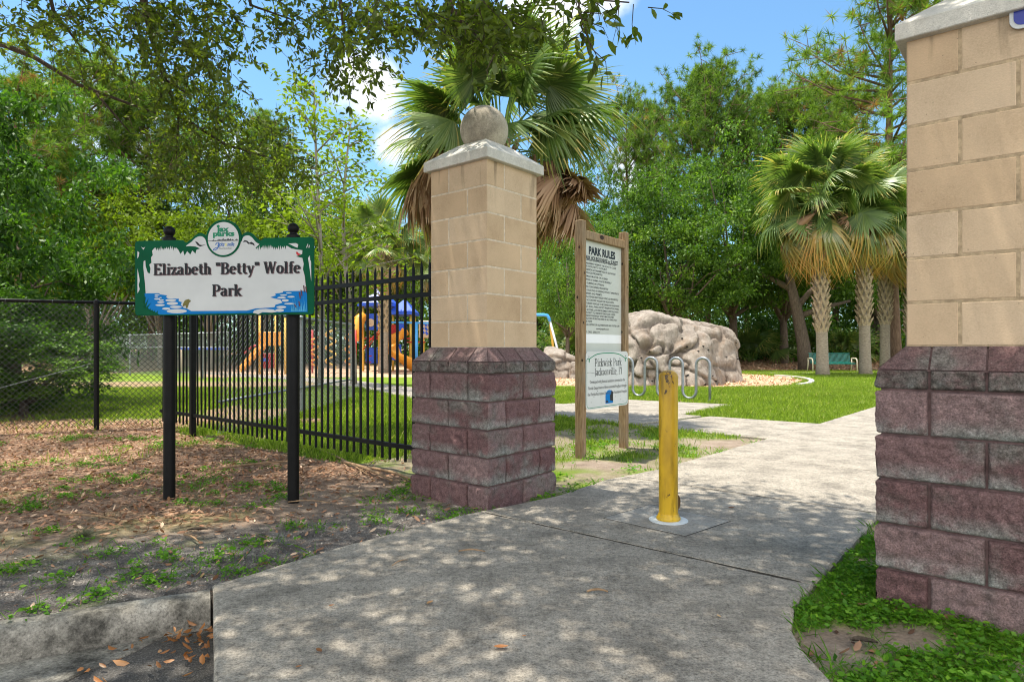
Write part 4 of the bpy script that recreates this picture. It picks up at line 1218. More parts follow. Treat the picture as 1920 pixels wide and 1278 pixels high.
# ================================================================== FENCES
FS = Vector((-.227, 5.228, 0)); FD = Vector((-.767, .642, 0)).normalized(); FNn = Vector((FD.y, -FD.x, 0))
root = thing('picket_fence', 'black steel picket fence with spear tops between the left pillar and the netting fence', 'fence', tuple(FS + FD * 3))
T0, T1 = .33, 6.32
for z in (1.775, 1.62, .25):
    mb = MB(); a = FS + FD * T0; b = FS + FD * T1
    mb.box((a + b) / 2 + Z3 * z, ((b - a).length, .038, .040), 0, FD, FNn); mb.build('rail', M['black'], root)
t = .42; pk = None
k = 0
while t < T1 - .03:
    if abs(t - 5.30) > .06:
        c = FS + FD * t
        if pk is None:
            mb = MB(); h = .0095
            mb.box(c + Z3 * .985, (2 * h, 2 * h, 1.75), 0, FD, FNn)
            b4 = [c + FD * (i * h) + FNn * (j * h) + Z3 * 1.86 for (i, j) in ((-1, -1), (1, -1), (1, 1), (-1, 1))]
            b5 = [c + FD * (i * .004) + FNn * (j * .004) + Z3 * 1.905 for (i, j) in ((-1, -1), (1, -1), (1, 1), (-1, 1))]
            mb.add(b4 + b5 + [c + Z3 * 1.925], [(0, 1, 5, 4), (1, 2, 6, 5), (2, 3, 7, 6), (3, 0, 4, 7), (4, 5, 8), (5, 6, 8), (6, 7, 8), (7, 4, 8)])
            pk = mb.build('picket', M['black'], root); pk_t = t
        else:
            o = pk.copy(); COL.objects.link(o); o.parent = root; o.location = FD * (t - pk_t) + Vector((0, 0, random.uniform(-.003, .003)))
            o.rotation_euler = (0, random.gauss(0, .0022), 0)
    t += .110
for t in (5.30,):
    mb = MB(); c = FS + FD * t
    mb.box(c + Z3 * .97, (.064, .064, 2.14), 0, FD, FNn); mb.box(c + Z3 * 2.048, (.074, .074, .016), 0, FD, FNn); mb.build('post', M['black'], root)
mb = MB()
for t in (5.21, 5.38, 6.22):
    for z in (.25, 1.62, 1.775): mb.box(FS + FD * t + FNn * .021 + Z3 * z, (.03, .012, .045), 0, FD, FNn)
mb.build('rail_brackets', M['galv'], root)

def chainlink(label, a, b, h, posts, mw, mp, rail_r, post_r, pitch=.072, wr=.0022, tension=None, mid_rail=None, z0=0.0):
    a = Vector(a); b = Vector(b); d = (b - a); L = d.length; d.normalize(); nn = Vector((d.y, -d.x, 0))
    root = thing('chain_link_fence', label, 'fence', tuple((a + b) / 2))
    mb = MB()
    h0, h1 = z0 + .03, z0 + h
    H = h1 - h0
    def pt(s, z, o_): return a + d * s + Z3 * z + nn * o_
    k = 0
    s = -H
    while s < L:
        for sg in (1, -1):
            # line z = h0 + (x - s) for sg=1, z = h1 - (x - s) for sg=-1
            x0, x1 = max(0, s), min(L, s + H)
            if x1 - x0 < .02: continue
            za = h0 + (x0 - s) if sg > 0 else h1 - (x0 - s); zb = h0 + (x1 - s) if sg > 0 else h1 - (x1 - s)
            mb.tube([pt(x0, za, .0015 * sg), pt(x1, zb, .0015 * sg)], wr, 3, 0, False)
        s += pitch
    mb.build('wire_mesh', mw, root)
    mb = MB(); mb.tube([a + Z3 * (h1 + .01), b + Z3 * (h1 + .01)], rail_r, 12); mb.build('top_rail', mp, root, smooth=True)
    if mid_rail: mb = MB(); mb.tube([a + Z3 * mid_rail, b + Z3 * mid_rail], rail_r * .8, 10); mb.build('mid_rail', mp, root, smooth=True)
    for s in posts:
        mb = MB(); c = a + d * s + nn * (-post_r * .8)
        mb.lathe(c, [(post_r, -.1), (post_r, h1 - .02), (post_r * 1.15, h1 - .015), (post_r * 1.15, h1 + .02), (post_r * .7, h1 + .05), (.004, h1 + .06)], 14)
        mb.build('post', mp, root, angle=40)
    # ties round the rail
    mb = MB(); s = .1
    while s < L:
        c = a + d * s + Z3 * (h1 + .01)
        mb.tube([c + d * (.012 * math.cos(t) * 0 + .02 * t / 6) + (nn * math.cos(t) + Z3 * math.sin(t)) * (rail_r + .002) for t in np.linspace(0, 6.1, 9)], .0022, 3, 0, False); s += .27
    mb.build('wire_ties', M['galv'], root)
    if tension:
        mb = MB()
        mb.tube([pt(*tension[0], .012), pt(*tension[1], .012)], .006, 6); mb.build('brace_rod', M['galv'], root)
    return root
A0 = Vector((-5.13, 9.62, 0)); A1 = Vector((-9.6, 7.75, 0))
chainlink('black chain link fence running left from the picket fence to the left edge', A0, A1, 1.80, [.0, .93, 3.9], M['blackwire'], M['black'], .024, .034, .078, .0038, tension=((2.9, .35), (1.0, .93)))
B0 = Vector((-3.83, 8.35, 0)); B1 = Vector((-3.63, 14.8, 0))
chainlink('grey netting fence running away into the park behind the pickets', B0, B1, 1.68, [3.1, 6.45], M['wiregalv'], M['galv'], .022, .034, .078, .0024, mid_rail=.45)
C0 = Vector((-24.0, 33.5, 0)); C1 = Vector((-10.5, 24.0, 0))
chainlink('distant weathered grey netting fence under the trees at the left', C0, C1, 1.75, [2.5, 5.5, 8.5, 11.5, 14.5, 16.4], M['wiregalv'], M['galv'], .022, .035, .085, .0045, mid_rail=1.2)

# ================================================================== FOLIAGE TOOLS
def unit(v): return v / (np.linalg.norm(v, axis=-1, keepdims=True) + 1e-9)
def leaves(pos, d, Ln, Wd, up=.9, droop=.12, rg=rng):
    """diamond leaves: returns verts (n*4,3)"""
    n = len(pos)
    d = unit(d); r = rg.normal(size=(n, 3)) * up; r[:, 2] += 1
    w = unit(np.cross(d, r)); Ln = np.broadcast_to(Ln, (n,))[:, None]; Wd = np.broadcast_to(Wd, (n,))[:, None]
    nr = unit(np.cross(w, d))
    a = pos; t = pos + d * Ln; t[:, 2] -= (Ln[:, 0] * droop)
    m = pos + d * Ln * .52
    l = m + w * Wd / 2 - nr * Wd * .12; r2 = m - w * Wd / 2 - nr * Wd * .12
    return np.stack([a, l, t, r2], 1).reshape(-1, 3)
def leaves6(pos, d, Ln, Wd, up=.9, droop=.12, rg=rng, curl=.0):
    n = len(pos); d = unit(d); r = rg.normal(size=(n, 3)) * up; r[:, 2] += 1
    w = unit(np.cross(d, r)); Ln = np.broadcast_to(Ln, (n,))[:, None]; Wd = np.broadcast_to(Wd, (n,))[:, None]
    nr = unit(np.cross(w, d)); cl = rg.uniform(.3, 1.4, n)[:, None] * curl
    t = pos + d * Ln + nr * Ln * cl; t[:, 2] -= (Ln[:, 0] * droop)
    out = [pos, None, None, t, None, None]
    for i, (s, f, wf) in enumerate(((1, .32, .44), (1, .72, .46), (-1, .72, .46), (-1, .32, .44))):
        k = (1, 2, 4, 5)[i]
        out[k] = pos + d * Ln * f + w * Wd * wf * s + nr * (Wd * .16 + Ln * cl * (f * f - .35))
    return np.stack(out, 1).reshape(-1, 3)
def leafmesh6(name, V_, lv, mt):
    n = len(V_) // 6
    f = (np.arange(n)[:, None] * 6 + np.array([0, 1, 2, 3, 0, 3, 4, 5])[None]).ravel()
    return npmesh(name, V_, f, 4, mt, lv=np.repeat(lv, 6))
def leafmesh(name, V_, lv, mt):
    n = len(V_) // 4
    return npmesh(name, V_, np.arange(n * 4), 4, mt, lv=np.repeat(lv, 4))
def sphere_dirs(n, rg=rng): return unit(rg.normal(size=(n, 3)))

def oak_proto(seed, R_=4.2, zc=5.7, rz=4.5, th=2.4, nclump=210, per=170, leaf=(.15, .075), mt='lf_oak', bk='bark_oak', lean=0.0, tr=.22, low=.0):
    rg = np.random.default_rng(seed); rd = random.Random(seed)
    d = sphere_dirs(nclump, rg); rad = rg.uniform(.25, 1, nclump) ** .45
    lob = 1 + .22 * np.sin(3 * np.arctan2(d[:, 1], d[:, 0]) + seed) + .15 * np.sin(5 * d[:, 2] * 2 + seed * 2)
    c = d * (rad * lob)[:, None] * np.array([R_, R_, rz]); c[:, 2] += zc; c[:, 0] += lean * (c[:, 2] / 6)
    c[:, 2] = np.where(c[:, 2] < zc - rz * (.62 - low), zc - rz * (.62 - low) + rg.uniform(0, 1.0, nclump), c[:, 2])
    sz = rg.uniform(.45, .95, nclump) * R_ / 4.2
    pts = []; dirs = []; lv = []
    for i in range(nclump):
        n = int(per * rg.uniform(.6, 1.3))
        o = rg.normal(size=(n, 3)) * .5; o *= (np.abs(rg.normal(size=(n, 1))) * .35 + .55)
        o[:, 2] *= .62
        pts.append(c[i] + o * sz[i]); dd = o + rg.normal(size=(n, 3)) * .6; dd[:, 2] -= .15; dirs.append(dd)
        lv.append(np.clip(rg.normal(.42 + rg.normal() * .12, .17, n), 0, 1))
    pts = np.concatenate(pts); dirs = np.concatenate(dirs); lv = np.concatenate(lv)
    f = rg.uniform(.5, 1.5, len(pts))
    cm_ = leafmesh('crown', leaves(pts, dirs, leaf[0] * f, leaf[1] * f, .8, .15, rg), lv, M[mt])
    mb = MB()
    base = [Vector((0, 0, -.2)), Vector((lean * .1, 0, th * .5)), Vector((lean * .3, .05, th))]
    mb.tube(base, [tr * 1.35, tr, tr * .85], 10)
    for k in range(11):
        q = c[rd.randrange(nclump)]; q = Vector(q)
        a = base[-1] - Vector((0, 0, rd.uniform(0, .5))); mid_ = a.lerp(q, .5) + Vector((rd.uniform(-.4, .4), rd.uniform(-.4, .4), rd.uniform(-.1, .6)))
        mb.tube([a, a.lerp(mid_, .5) + Vector((0, 0, .15)), mid_, q], [tr * .5, tr * .4, tr * .26, tr * .08], 6)
        for j in range(3):
            q2 = Vector(c[rd.randrange(nclump)])
            if (q2 - mid_).length < R_ * .8: mb.tube([mid_, mid_.lerp(q2, .5) + Vector((0, 0, .2)), q2], [tr * .2, tr * .13, tr * .05], 5)
    tm = mb.build('trunk', M[bk], None, smooth=True); tme = tm.data; bpy.data.objects.remove(tm)
    return tme, cm_
def pine_proto(seed, H=16, z0=6.5, R_=3.0, nb=46, mt='lf_pine', tufts=9, rounded=True, tr=.2, forked=False):
    rg = np.random.default_rng(seed); rd = random.Random(seed)
    mb = MB()
    bend = lambda z: Vector((math.sin(z * .35 + seed) * .18, math.cos(z * .27 + seed) * .15, z))
    zs = [-.3, 1, 3, 5, 7, 9, 11, 13, 14.5, H - .6]
    mb.tube([bend(z * H / 16) for z in zs], [tr * (1.2 - z / 16 * .95) for z in zs], 9)
    V_ = []; lv = []
    tips = []
    for k in range(nb):
        t = (k + rd.random()) / nb; z = z0 + (H - z0 - .4) * t
        prof = math.sqrt(max(.03, 1 - ((t - .42) / .62) ** 2))
        L = R_ * prof * rd.uniform(.55, 1.1); az = rd.uniform(0, 2 * PI) ; el = rd.uniform(.0, .55) + t * .4
        a = bend(z); d = Vector((math.cos(az) * math.cos(el), math.sin(az) * math.cos(el), math.sin(el)))
        b = a + d * L * .55; e = a + d * L + Vector((0, 0, L * .14))
        mb.tube([a, b, e], [tr * .28, tr * .17, tr * .05], 5)
        for j in range(tufts):
            s = rd.uniform(.35, 1.0); p = a.lerp(b, s / .55) if s < .55 else b.lerp(e, (s - .55) / .45)
            q = p + Vector((rd.gauss(0, 1), rd.gauss(0, 1), rd.gauss(.25, .6))) * (.24 + .16 * L * (1 - s * .4) * .7)
            if j % 3 == 0: mb.tube([p, q], [.022, .008], 4, cap=False)
            tips.append(q)
    tips = np.array([tuple(t) for t in tips]); nt_ = len(tips); per = 36
    p = np.repeat(tips, per, 0); cl = np.repeat(rg.normal(.45, .14, nt_), per)
    d = rg.normal(size=(len(p), 3)); d[:, 2] += .55; d = unit(d)
    Ln = rg.uniform(.28, .48, len(p)); w = unit(np.cross(d, rg.normal(size=(len(p), 3)))) * .019
    p = p + d * .03
    tri = np.stack([p - w, p + w, p + d * Ln[:, None] - np.array([0, 0, .05])], 1).reshape(-1, 3)
    lv = np.clip(cl + rg.normal(0, .15, len(p)), 0, 1)
    lv = np.where(np.repeat(rg.random(nt_) < .035, per), 1.0, np.minimum(lv, .9))
    cm_ = npmesh('crown', tri, np.arange(len(tri)), 3, M[mt], lv=np.repeat(lv, 3))
    tm = mb.build('trunk', M['bark_pine'], None, smooth=True); tme = tm.data; bpy.data.objects.remove(tm)
    return tme, cm_
def sap_proto(seed, H=7, nb=34, R_=1.35, mt='lf_lime', per=70, leaf=(.13, .06), z0=1.4, tr=.06, bk='bark_pale'):
    rg = np.random.default_rng(seed); rd = random.Random(seed)
    mb = MB(); bend = lambda z: Vector((math.sin(z * .8 + seed) * .09, math.cos(z * .6 + seed) * .09, z))
    zs = np.linspace(-.2, H - .2, 9); mb.tube([bend(z) for z in zs], [tr * (1.15 - .95 * z / H) for z in zs], 7)
    pos = []; dr = []; lv = []
    for k in range(nb):
        t = (k + rd.random()) / nb; z = z0 + (H - z0 - .2) * t
        L = R_ * (.35 + .75 * math.sin(PI * min(.98, .15 + t * .85))) * rd.uniform(.5, 1.15); az = rd.uniform(0, 2 * PI); el = rd.uniform(.25, .9)
        a = bend(z); d = Vector((math.cos(az) * math.cos(el), math.sin(az) * math.cos(el), math.sin(el))); e = a + d * L + Vector((0, 0, -.08 * L))
        mb.tube([a, a.lerp(e, .5) + Vector((0, 0, .06)), e], [tr * .35, tr * .22, tr * .07], 5)
        n = int(per * rd.uniform(.6, 1.3)); s = rg.uniform(.25, 1.05, n)[:, None]
        c = np.array(a) * (1 - s) + np.array(e) * s + rg.normal(size=(n, 3)) * .17 * (.5 + L * .5)
        pos.append(c); dd = rg.normal(size=(n, 3)) * .7 + np.array(d); dr.append(dd); lv.append(np.clip(rg.normal(.5 + rg.normal() * .1, .18, n), 0, 1))
    pos = np.concatenate(pos); dr = np.concatenate(dr); lv = np.concatenate(lv); f = rg.uniform(.7, 1.3, len(pos))
    cm_ = leafmesh('crown', leaves(pos, dr, leaf[0] * f, leaf[1] * f, .8, .2, rg), lv, M[mt])
    tm = mb.build('trunk', M[bk], None, smooth=True); tme = tm.data; bpy.data.objects.remove(tm)
    return tme, cm_
PROTO = {
 'oak1': (oak_proto(1), 10.1), 'oak2': (oak_proto(2, nclump=230), 10.1), 'oak3': (oak_proto(3, R_=3.9, rz=4.8, zc=5.9, nclump=220), 10.7),
 'dark': (oak_proto(4, R_=2.7, rz=3.0, zc=3.2, th=1.0, nclump=170, per=210, leaf=(.125, .055), mt='lf_dark', low=-.38, tr=.14), 6.4),
 'lime1': (oak_proto(5, R_=2.6, rz=2.7, zc=3.6, th=1.2, nclump=110, per=140, leaf=(.125, .055), mt='lf_lime', bk='bark_pale', tr=.09, low=.3), 6.3),
 'lime2': (oak_proto(6, R_=2.4, rz=2.9, zc=3.8, th=1.4, nclump=95, per=130, leaf=(.125, .055), mt='lf_lime', bk='bark_pale', tr=.08, low=.3), 6.7),
 'pine1': (pine_proto(1, nb=56, R_=3.9, z0=7.5, tufts=20), 16.0), 'pine2': (pine_proto(2, R_=4.8, nb=84, z0=7.5, tufts=22), 16.0), 'pine3': (pine_proto(3, R_=4.4, nb=54, z0=6, tufts=20, tr=.22), 16.0),
 'sap': (sap_proto(1), 7.0), 'sap2': (sap_proto(2, nb=36, R_=1.5, per=52), 7.0),
}
def gh(x, y): return float(gz(np.array([x]), np.array([y]))[0])
def tree(kind, px, Y, top, label, name='tree', cat='tree', wide=1.0, rot=None, group=None):
    (tm, cm_), H = PROTO[kind]
    X = (px - 960) / F * Y; z0 = gh(X, Y)
    zt = CAMH + (HZ - top) / F * Y
    s = (zt - z0) / H
    root = thing(name, label, cat, (X, Y, z0), group)
    rot = random.uniform(0, 2 * PI) if rot is None else rot
    for nm, me_ in (('trunk', tm), ('crown', cm_)):
        link(nm, me_, root, rot=(0, 0, rot), scale=(s * wide, s * wide, s))
    return root
T = tree
# right-hand wood, front to back
T('oak1', 1064, 34, 395, 'small pale oak with a bare brown trunk between the left pillar and the rules board', 'oak_tree', wide=.62)
T('oak2', 1150, 40, 330, 'rounded oak whose crown shows just right of the rules board top', 'oak_tree', wide=.85)
T('oak3', 1262, 37, 325, 'dense oak standing right behind the grey climbing boulder', 'oak_tree', wide=.95)
T('oak1', 1375, 39, 262, 'tall spreading oak left of the palm group with its top under the pines', 'oak_tree', wide=.85, rot=2.2)
T('oak2', 1470, 40, 300, 'oak hanging low over the woodland floor behind the first palm', 'oak_tree', wide=.85)
T('oak3', 1650, 42, 330, 'dark thick trunked oak behind the palms near the right pillar', 'oak_tree', wide=1.0)
T('oak1', 1010, 46, 420, 'far oak seen low between the pillar column and the big fan palm skirt', 'oak_tree', wide=.8)
T('pine3', 1178, 56, 192, 'thin pine with gaps showing sky just right of the big fan palm', 'pine_tree', 'pine', wide=.6)
T('pine1', 1228, 54, 205, 'slim dark pine between the thin pine and the round topped pine', 'pine_tree', 'pine', wide=.6)
T('pine2', 1325, 46, 150, 'broad round topped pine, the fullest crown above the boulder', 'pine_tree', 'pine', wide=.85)
T('pine1', 1405, 52, 215, 'lower pine filling the dip between the round topped pine and the palms', 'pine_tree', 'pine', wide=.8)
T('pine2', 1490, 50, 185, 'bushy pine rising behind the leftmost trunk of the palm group', 'pine_tree', 'pine', wide=.8, rot=1.0)
T('pine1', 1570, 48, 165, 'pine with brownish tips directly below the tallest pine', 'pine_tree', 'pine', wide=.85)
T('pine3', 1672, 34, -55, 'tallest pine, open crowned with a bare grey trunk beside the right pillar', 'pine_tree', 'pine', wide=.92, rot=.6)
# left-hand wood
T('dark', 30, 13.2, 150, 'dense dark green broadleaf tree at the left edge behind the netting fence', 'broadleaf_tree', wide=.78)
T('dark', 45, 11.4, 600, 'low dark green bush against the netting fence at the left edge', 'bush', 'bush', wide=1.9)
T('dark', -60, 11.0, 470, 'leafy dark shrub half out of the left edge of the photo', 'shrub', 'shrub', wide=1.2)
T('pine3', 165, 40, 125, 'soft needled pine with sky holes at the upper left', 'pine_tree', 'pine', wide=1.0)
T('pine2', 280, 42, 185, 'dense pine behind the park name sign left end', 'pine_tree', 'pine', wide=.9, rot=2)
T('pine1', 30, 34, 150, 'pine rising above the dark tree at the far left', 'pine_tree', 'pine', wide=1.1)
T('oak2', 455, 44, 205, 'dark oak crown rising above the park name sign badge', 'oak_tree', wide=.62)
T('pine1', 500, 46, 235, 'pine top showing beside the slender young tree', 'pine_tree', 'pine', wide=.7)
T('lime1', 175, 35, 345, 'yellow green young tree left of the park name sign', 'young_tree', wide=1.0)
T('lime2', 300, 37, 350, 'bright lime tree above the left end of the park name sign', 'young_tree', wide=1.05)
T('lime1', 395, 36, 375, 'lime tree right behind the sign badge', 'young_tree', wide=1.0, rot=1.2)
T('lime2', 490, 40, 355, 'airy lime tree above the right half of the park name sign', 'young_tree', wide=1.1, rot=3)
T('lime1', 655, 43, 370, 'light green tree behind the pickets left of the far palm', 'young_tree', wide=1.0, rot=4)
T('sap2', 596, 18, 135, 'tall slender young tree with a thin pale trunk right of the park name sign', 'young_tree', wide=1.05)
T('sap', 655, 21, 215, 'smaller slender tree leaning against the clouds near the fan palm', 'young_tree', wide=1.3)
T('lime2', 770, 44, 425, 'lime tree low behind the playground roofs', 'young_tree', wide=1.0)
T('oak1', 715, 47, 400, 'oak closing the view behind the playground palms', 'oak_tree', wide=.7)
T('oak3', 100, 42, 270, 'oak filling the gap under the left pines', 'oak_tree', wide=1.0)
T('oak1', 580, 45, 345, 'oak behind the pickets at the right end of the sign', 'oak_tree', wide=.9)

def clump_stuff(name, label, cat, n, fpos, size, per, leaf, mt, seed, flat=.8):
    rg = np.random.default_rng(seed); c = fpos(rg, n); m = len(c)
    p = np.repeat(c, per, 0) + rg.normal(size=(m * per, 3)) * np.array([size, size, size * flat])
    cl = np.repeat(rg.normal(.4, .14, m), per)
    d = rg.normal(size=p.shape); f = rg.uniform(.7, 1.3, len(p))
    V_ = leaves(p, d, leaf[0] * f, leaf[1] * f, .9, .15, rg)
    return stuff(link(name, leafmesh(name, V_, np.clip(cl + rg.normal(0, .17, len(p)), 0, 1), M[mt])), label, cat)
def far_wall(rg, n):
    th = rg.uniform(-1.02, 1.02, n); r = rg.uniform(56, 66, n); x = r * np.sin(th); y = r * np.cos(th)
    h = 9.5 + 3 * fbm(th * 9, th * 0 + 1, 3)
    return np.stack([x, y, .3 + rg.uniform(0, 1, n) ** .8 * h], 1)
clump_stuff('woodland', 'far off green woodland closing the view all round the park', 'woodland', 2600, far_wall, .75, 42, (.42, .22), 'lf_oak', 91)
def under_r(rg, n):
    x = rg.uniform(-4, 34, n); y = rg.uniform(40.5, 52, n); return np.stack([x, y, gz(x, y) + rg.uniform(0, 1, n) ** 1.4 * (y - 37) * .42], 1)
clump_stuff('undergrowth', 'dark leafy undergrowth at the back of the woodland floor', 'undergrowth', 1700, under_r, .42, 40, (.24, .10), 'lf_dark', 92)
def under_l(rg, n):
    t = rg.uniform(0, 1, n); x = -40 + 38 * t; y = 41 + rg.uniform(0, 7, n); return np.stack([x, y, gz(x, y) + rg.uniform(0, 1, n) ** 1.3 * 4.4], 1)
clump_stuff('thicket', 'brushy thicket under the trees behind the distant netting fence', 'thicket', 1500, under_l, .45, 40, (.20, .09), 'lf_oak', 93)

# ------------------------------------------------------------------ fan palms
def frond_mesh(seed, mt, pet=.75, L=1.0, nl=46, droop=.42, sweep=128, wid=.032, dead=False, thread=.3):
    rg = random.Random(seed); vs = []; fs = []; lv = []
    def quad(a, b, c, d, l): o = len(vs); vs.extend([a, b, c, d]); fs.extend([o, o + 1, o + 2, o + 3]); lv.extend([l] * 4)
    # petiole
    for i in range(4):
        t0, t1 = i / 4, (i + 1) / 4
        z = lambda t: .10 * math.sin(t * 1.6) * pet
        for w0 in (-1, 1):
            quad((pet * t0, 0, z(t0) + .012), (pet * t1, 0, z(t1) + .012), (pet * t1, .016 * w0, z(t1)), (pet * t0, .022 * w0, z(t0)), .55)
    zb = .10 * math.sin(1.6) * pet
    for k in range(nl):
        u = (k + .5) / nl * 2 - 1; a = R(sweep) * u
        # costa: leaflets arise along a short midrib
        cost = (1 - abs(u)) * .22 * L
        bx, bz = pet + cost, zb - .25 * cost * cost
        ll = L * (.62 + .38 * math.cos(a * .62)) * rg.uniform(.78, 1.1)
        dx, dy = math.cos(a), math.sin(a); fold = -.30 * abs(math.sin(a))
        px_, py_ = -dy, dx; l = min(1, max(0, rg.gauss(.45, .16)))
        prev = None; nseg = 5
        tw = rg.uniform(-.5, .5); th = rg.random() < thread
        for i in range(nseg + 1):
            t = i / nseg; r = ll * t
            dz = fold * r - droop * r * r - (droop * 1.7 * max(0, t - .55) ** 2 * ll * (2.2 if th else 1))
            hx = 1.0
            if dead: hx = (.46 + tw * .5) * (1 - .35 * t); dz = -.88 * r + .22 * ll * math.sin(t * 3 + tw * 6) * tw
            w = wid * (.35 + 1.1 * min(1, t * 3)) * (1 - max(0, t - .35) / .66) * L + .001
            wob = tw * max(0, t - .4) * .3
            c = (bx + dx * r * hx + px_ * wob * .5, dy * r * hx + py_ * wob * .5, bz + dz)
            A = (c[0] + px_ * w, c[1] + py_ * w, c[2] - w * .45); B = (c[0] - px_ * w, c[1] - py_ * w, c[2] - w * .45)
            if prev is not None:
                lt = min(1, l + (.5 if i == nseg and rg.random() < .55 else 0))
                quad(prev[0], A, c, prev[2], lt); quad(prev[2], c, B, prev[1], lt)
            prev = (A, B, c)
    return npmesh('frond', np.array(vs), np.array(fs), 4, M[mt], lv=np.array(lv))
FR = [frond_mesh(1, 'lf_palm', pet=1.0, L=.86, droop=.28, thread=.35), frond_mesh(2, 'lf_palm', pet=.9, L=.85, droop=.5, thread=.6, sweep=120), frond_mesh(3, 'lf_palm', pet=1.12, L=.84, droop=.18, thread=.25), frond_mesh(8, 'lf_palm', pet=.95, droop=.38, thread=.4, L=.8, sweep=138)]
FO = [frond_mesh(4, 'lf_palm_old', pet=.95, L=.8, droop=1.0, thread=.8), frond_mesh(5, 'lf_palm_old', pet=.85, L=.82, droop=.8, thread=.7)]
FD_ = [frond_mesh(6, 'lf_dead', pet=.80, L=.85, droop=.3, sweep=100, dead=True, nl=40, wid=.030), frond_mesh(7, 'lf_dead', pet=.55, L=.9, droop=.25, sweep=110, dead=True, nl=36, wid=.028), frond_mesh(9, 'lf_dead', pet=1.0, L=.75, droop=.4, sweep=90, dead=True, nl=36, wid=.030)]
def palm(label, X, Y, zc, S_, ngreen, nold, ndead, tr, seed, boots=(0, 0), elmin=-35, deadel=(-62, -22), skirt=0):
    rd = random.Random(seed); z0 = gh(X, Y)
    root = thing('fan_palm', label, 'palm tree', (X, Y, z0)); H = zc - z0
    mb = MB()
    zs = np.linspace(-.2, H, 14)
    mb.tube([Vector((math.sin(z * .5 + seed) * .05, 0, z)) for z in zs], [tr * (1.28 - .28 * min(1, max(0, z) / .6)) * (1 - .12 * max(0, z) / H) for z in zs], 14)
    o = mb.build('trunk', M['bark_palm'], None, smooth=True); o.parent = root; o.location = (0, 0, 0)
    if boots[1] > boots[0]:
        mb = MB(); z = boots[0]; k = 0
        while z < min(boots[1], H - .1):
            nb = 9
            for i in range(nb):
                th = 2 * PI * (i + .5 * (k % 2)) / nb + rd.uniform(-.06, .06)
                n = Vector((math.cos(th), math.sin(th), 0)); t = Vector((-n.y, n.x, 0)); c = n * tr * .93 + Vector((math.sin(z * .5 + seed) * .05, 0, z))
                for sg in (-1, 1):
                    l = .36 * tr / .2 * rd.uniform(.8, 1.15); w = .040 * tr / .2
                    a = c + t * sg * .0; b = c + t * sg * .075 * tr / .2 + n * .05 + Z3 * l * .55; e = c + t * sg * .165 * tr / .2 + n * rd.uniform(.06, .13) + Z3 * l
                    wn = (t * .8 - Z3 * .3 * sg).normalized() * w
                    mb.add([a - wn, a + wn, b + wn, b - wn, e + wn * .6, e - wn * .6, a - n * .05, b - n * .03], [(0, 1, 2, 3), (3, 2, 4, 5), (0, 3, 7, 6), (1, 6, 7, 2)])
            z += .24 * tr / .2; k += 1
        o = mb.build('boots', M['boot'], None); o.parent = root; o.location = (0, 0, 0)
    def put(me_, nm, el, az, s, roll, dz, out):
        m_ = Matrix.Translation((math.cos(az) * out, math.sin(az) * out, H + dz)) @ Matrix.Rotation(az, 4, 'Z') @ Matrix.Rotation(-el, 4, 'Y') @ Matrix.Rotation(roll, 4, 'X') @ Matrix.Scale(s, 4)
        link(nm, me_, root, mat=m_)
    ga = 2.39996
    for i in range(ngreen):
        t = i / max(1, ngreen - 1); el = R(82 - (82 - elmin) * t ** .85 + rd.uniform(-14, 14))
        put(rd.choice(FR), 'frond', el, i * ga + rd.uniform(-.2, .2) + seed, S_ * rd.uniform(.82, 1.12), R(rd.uniform(-55, 55)), .12 - .25 * t, tr * .5)
    for i in range(nold):
        put(rd.choice(FO), 'frond', R(rd.uniform(-62, elmin + 2)), i * ga + seed * 2 + rd.uniform(-.3, .3), S_ * rd.uniform(.85, 1.05), R(rd.uniform(-30, 30)), -.22, tr * .6)
    for i in range(ndead):
        put(rd.choice(FD_), 'dead_frond', R(rd.uniform(*deadel)), i * ga + seed * 3 + rd.uniform(-.3, .3), S_ * rd.uniform(.80, 1.08), R(rd.uniform(-70, 70)), -.25 - rd.uniform(0, .35) * S_, tr * .8)
    for i in range(skirt):
        az = (0.15 if i % 2 else PI + .1) + rd.uniform(-.75, .75)
        put(rd.choice(FD_), 'dead_frond', R(rd.uniform(-36, -14)), az, S_ * rd.uniform(.95, 1.2), R(rd.uniform(-60, 60)), -.30 - rd.uniform(0, .3), tr * .8)
    return root
palm('big fan palm with a brown skirt of dead fronds directly behind the left pillar', -.17, 10.4, 4.52, 1.0, 38, 4, 66, .17, 1, (3.0, 4.3), -14, (-46, -6), 30)
palm('leftmost fan palm of the right group, on the lawn edge with a boot covered trunk', 13.5, 28.0, 7.6, 1.58, 46, 26, 24, .25, 2, (1.9, 7.0), -38)
palm('fan palm right of the bench, second from the left in its group', 15.85, 28.8, 7.3, 1.36, 44, 14, 26, .24, 3, (2.2, 6.6), -38)
palm('mossy trunked fan palm third in the group by the right pillar', 19.1, 32.8, 7.5, 1.36, 44, 14, 26, .24, 4, (2.4, 6.8), -38)
palm('fan palm nearest the right pillar with a reddish shaggy trunk', 19.6, 31.5, 7.0, 1.36, 44, 14, 26, .24, 5, (1.8, 6.3), -38)
palm('fan palm whose trunk crosses in front of the playground tower', -6.4, 32.0, 6.3, 1.15, 30, 8, 3, .22, 6, (2.0, 6), -38)
palm('fan palm half hidden by the left pillar, above the yellow slide', -4.1, 37.5, 6.4, 1.2, 30, 10, 4, .22, 7, (2.0, 6), -38)
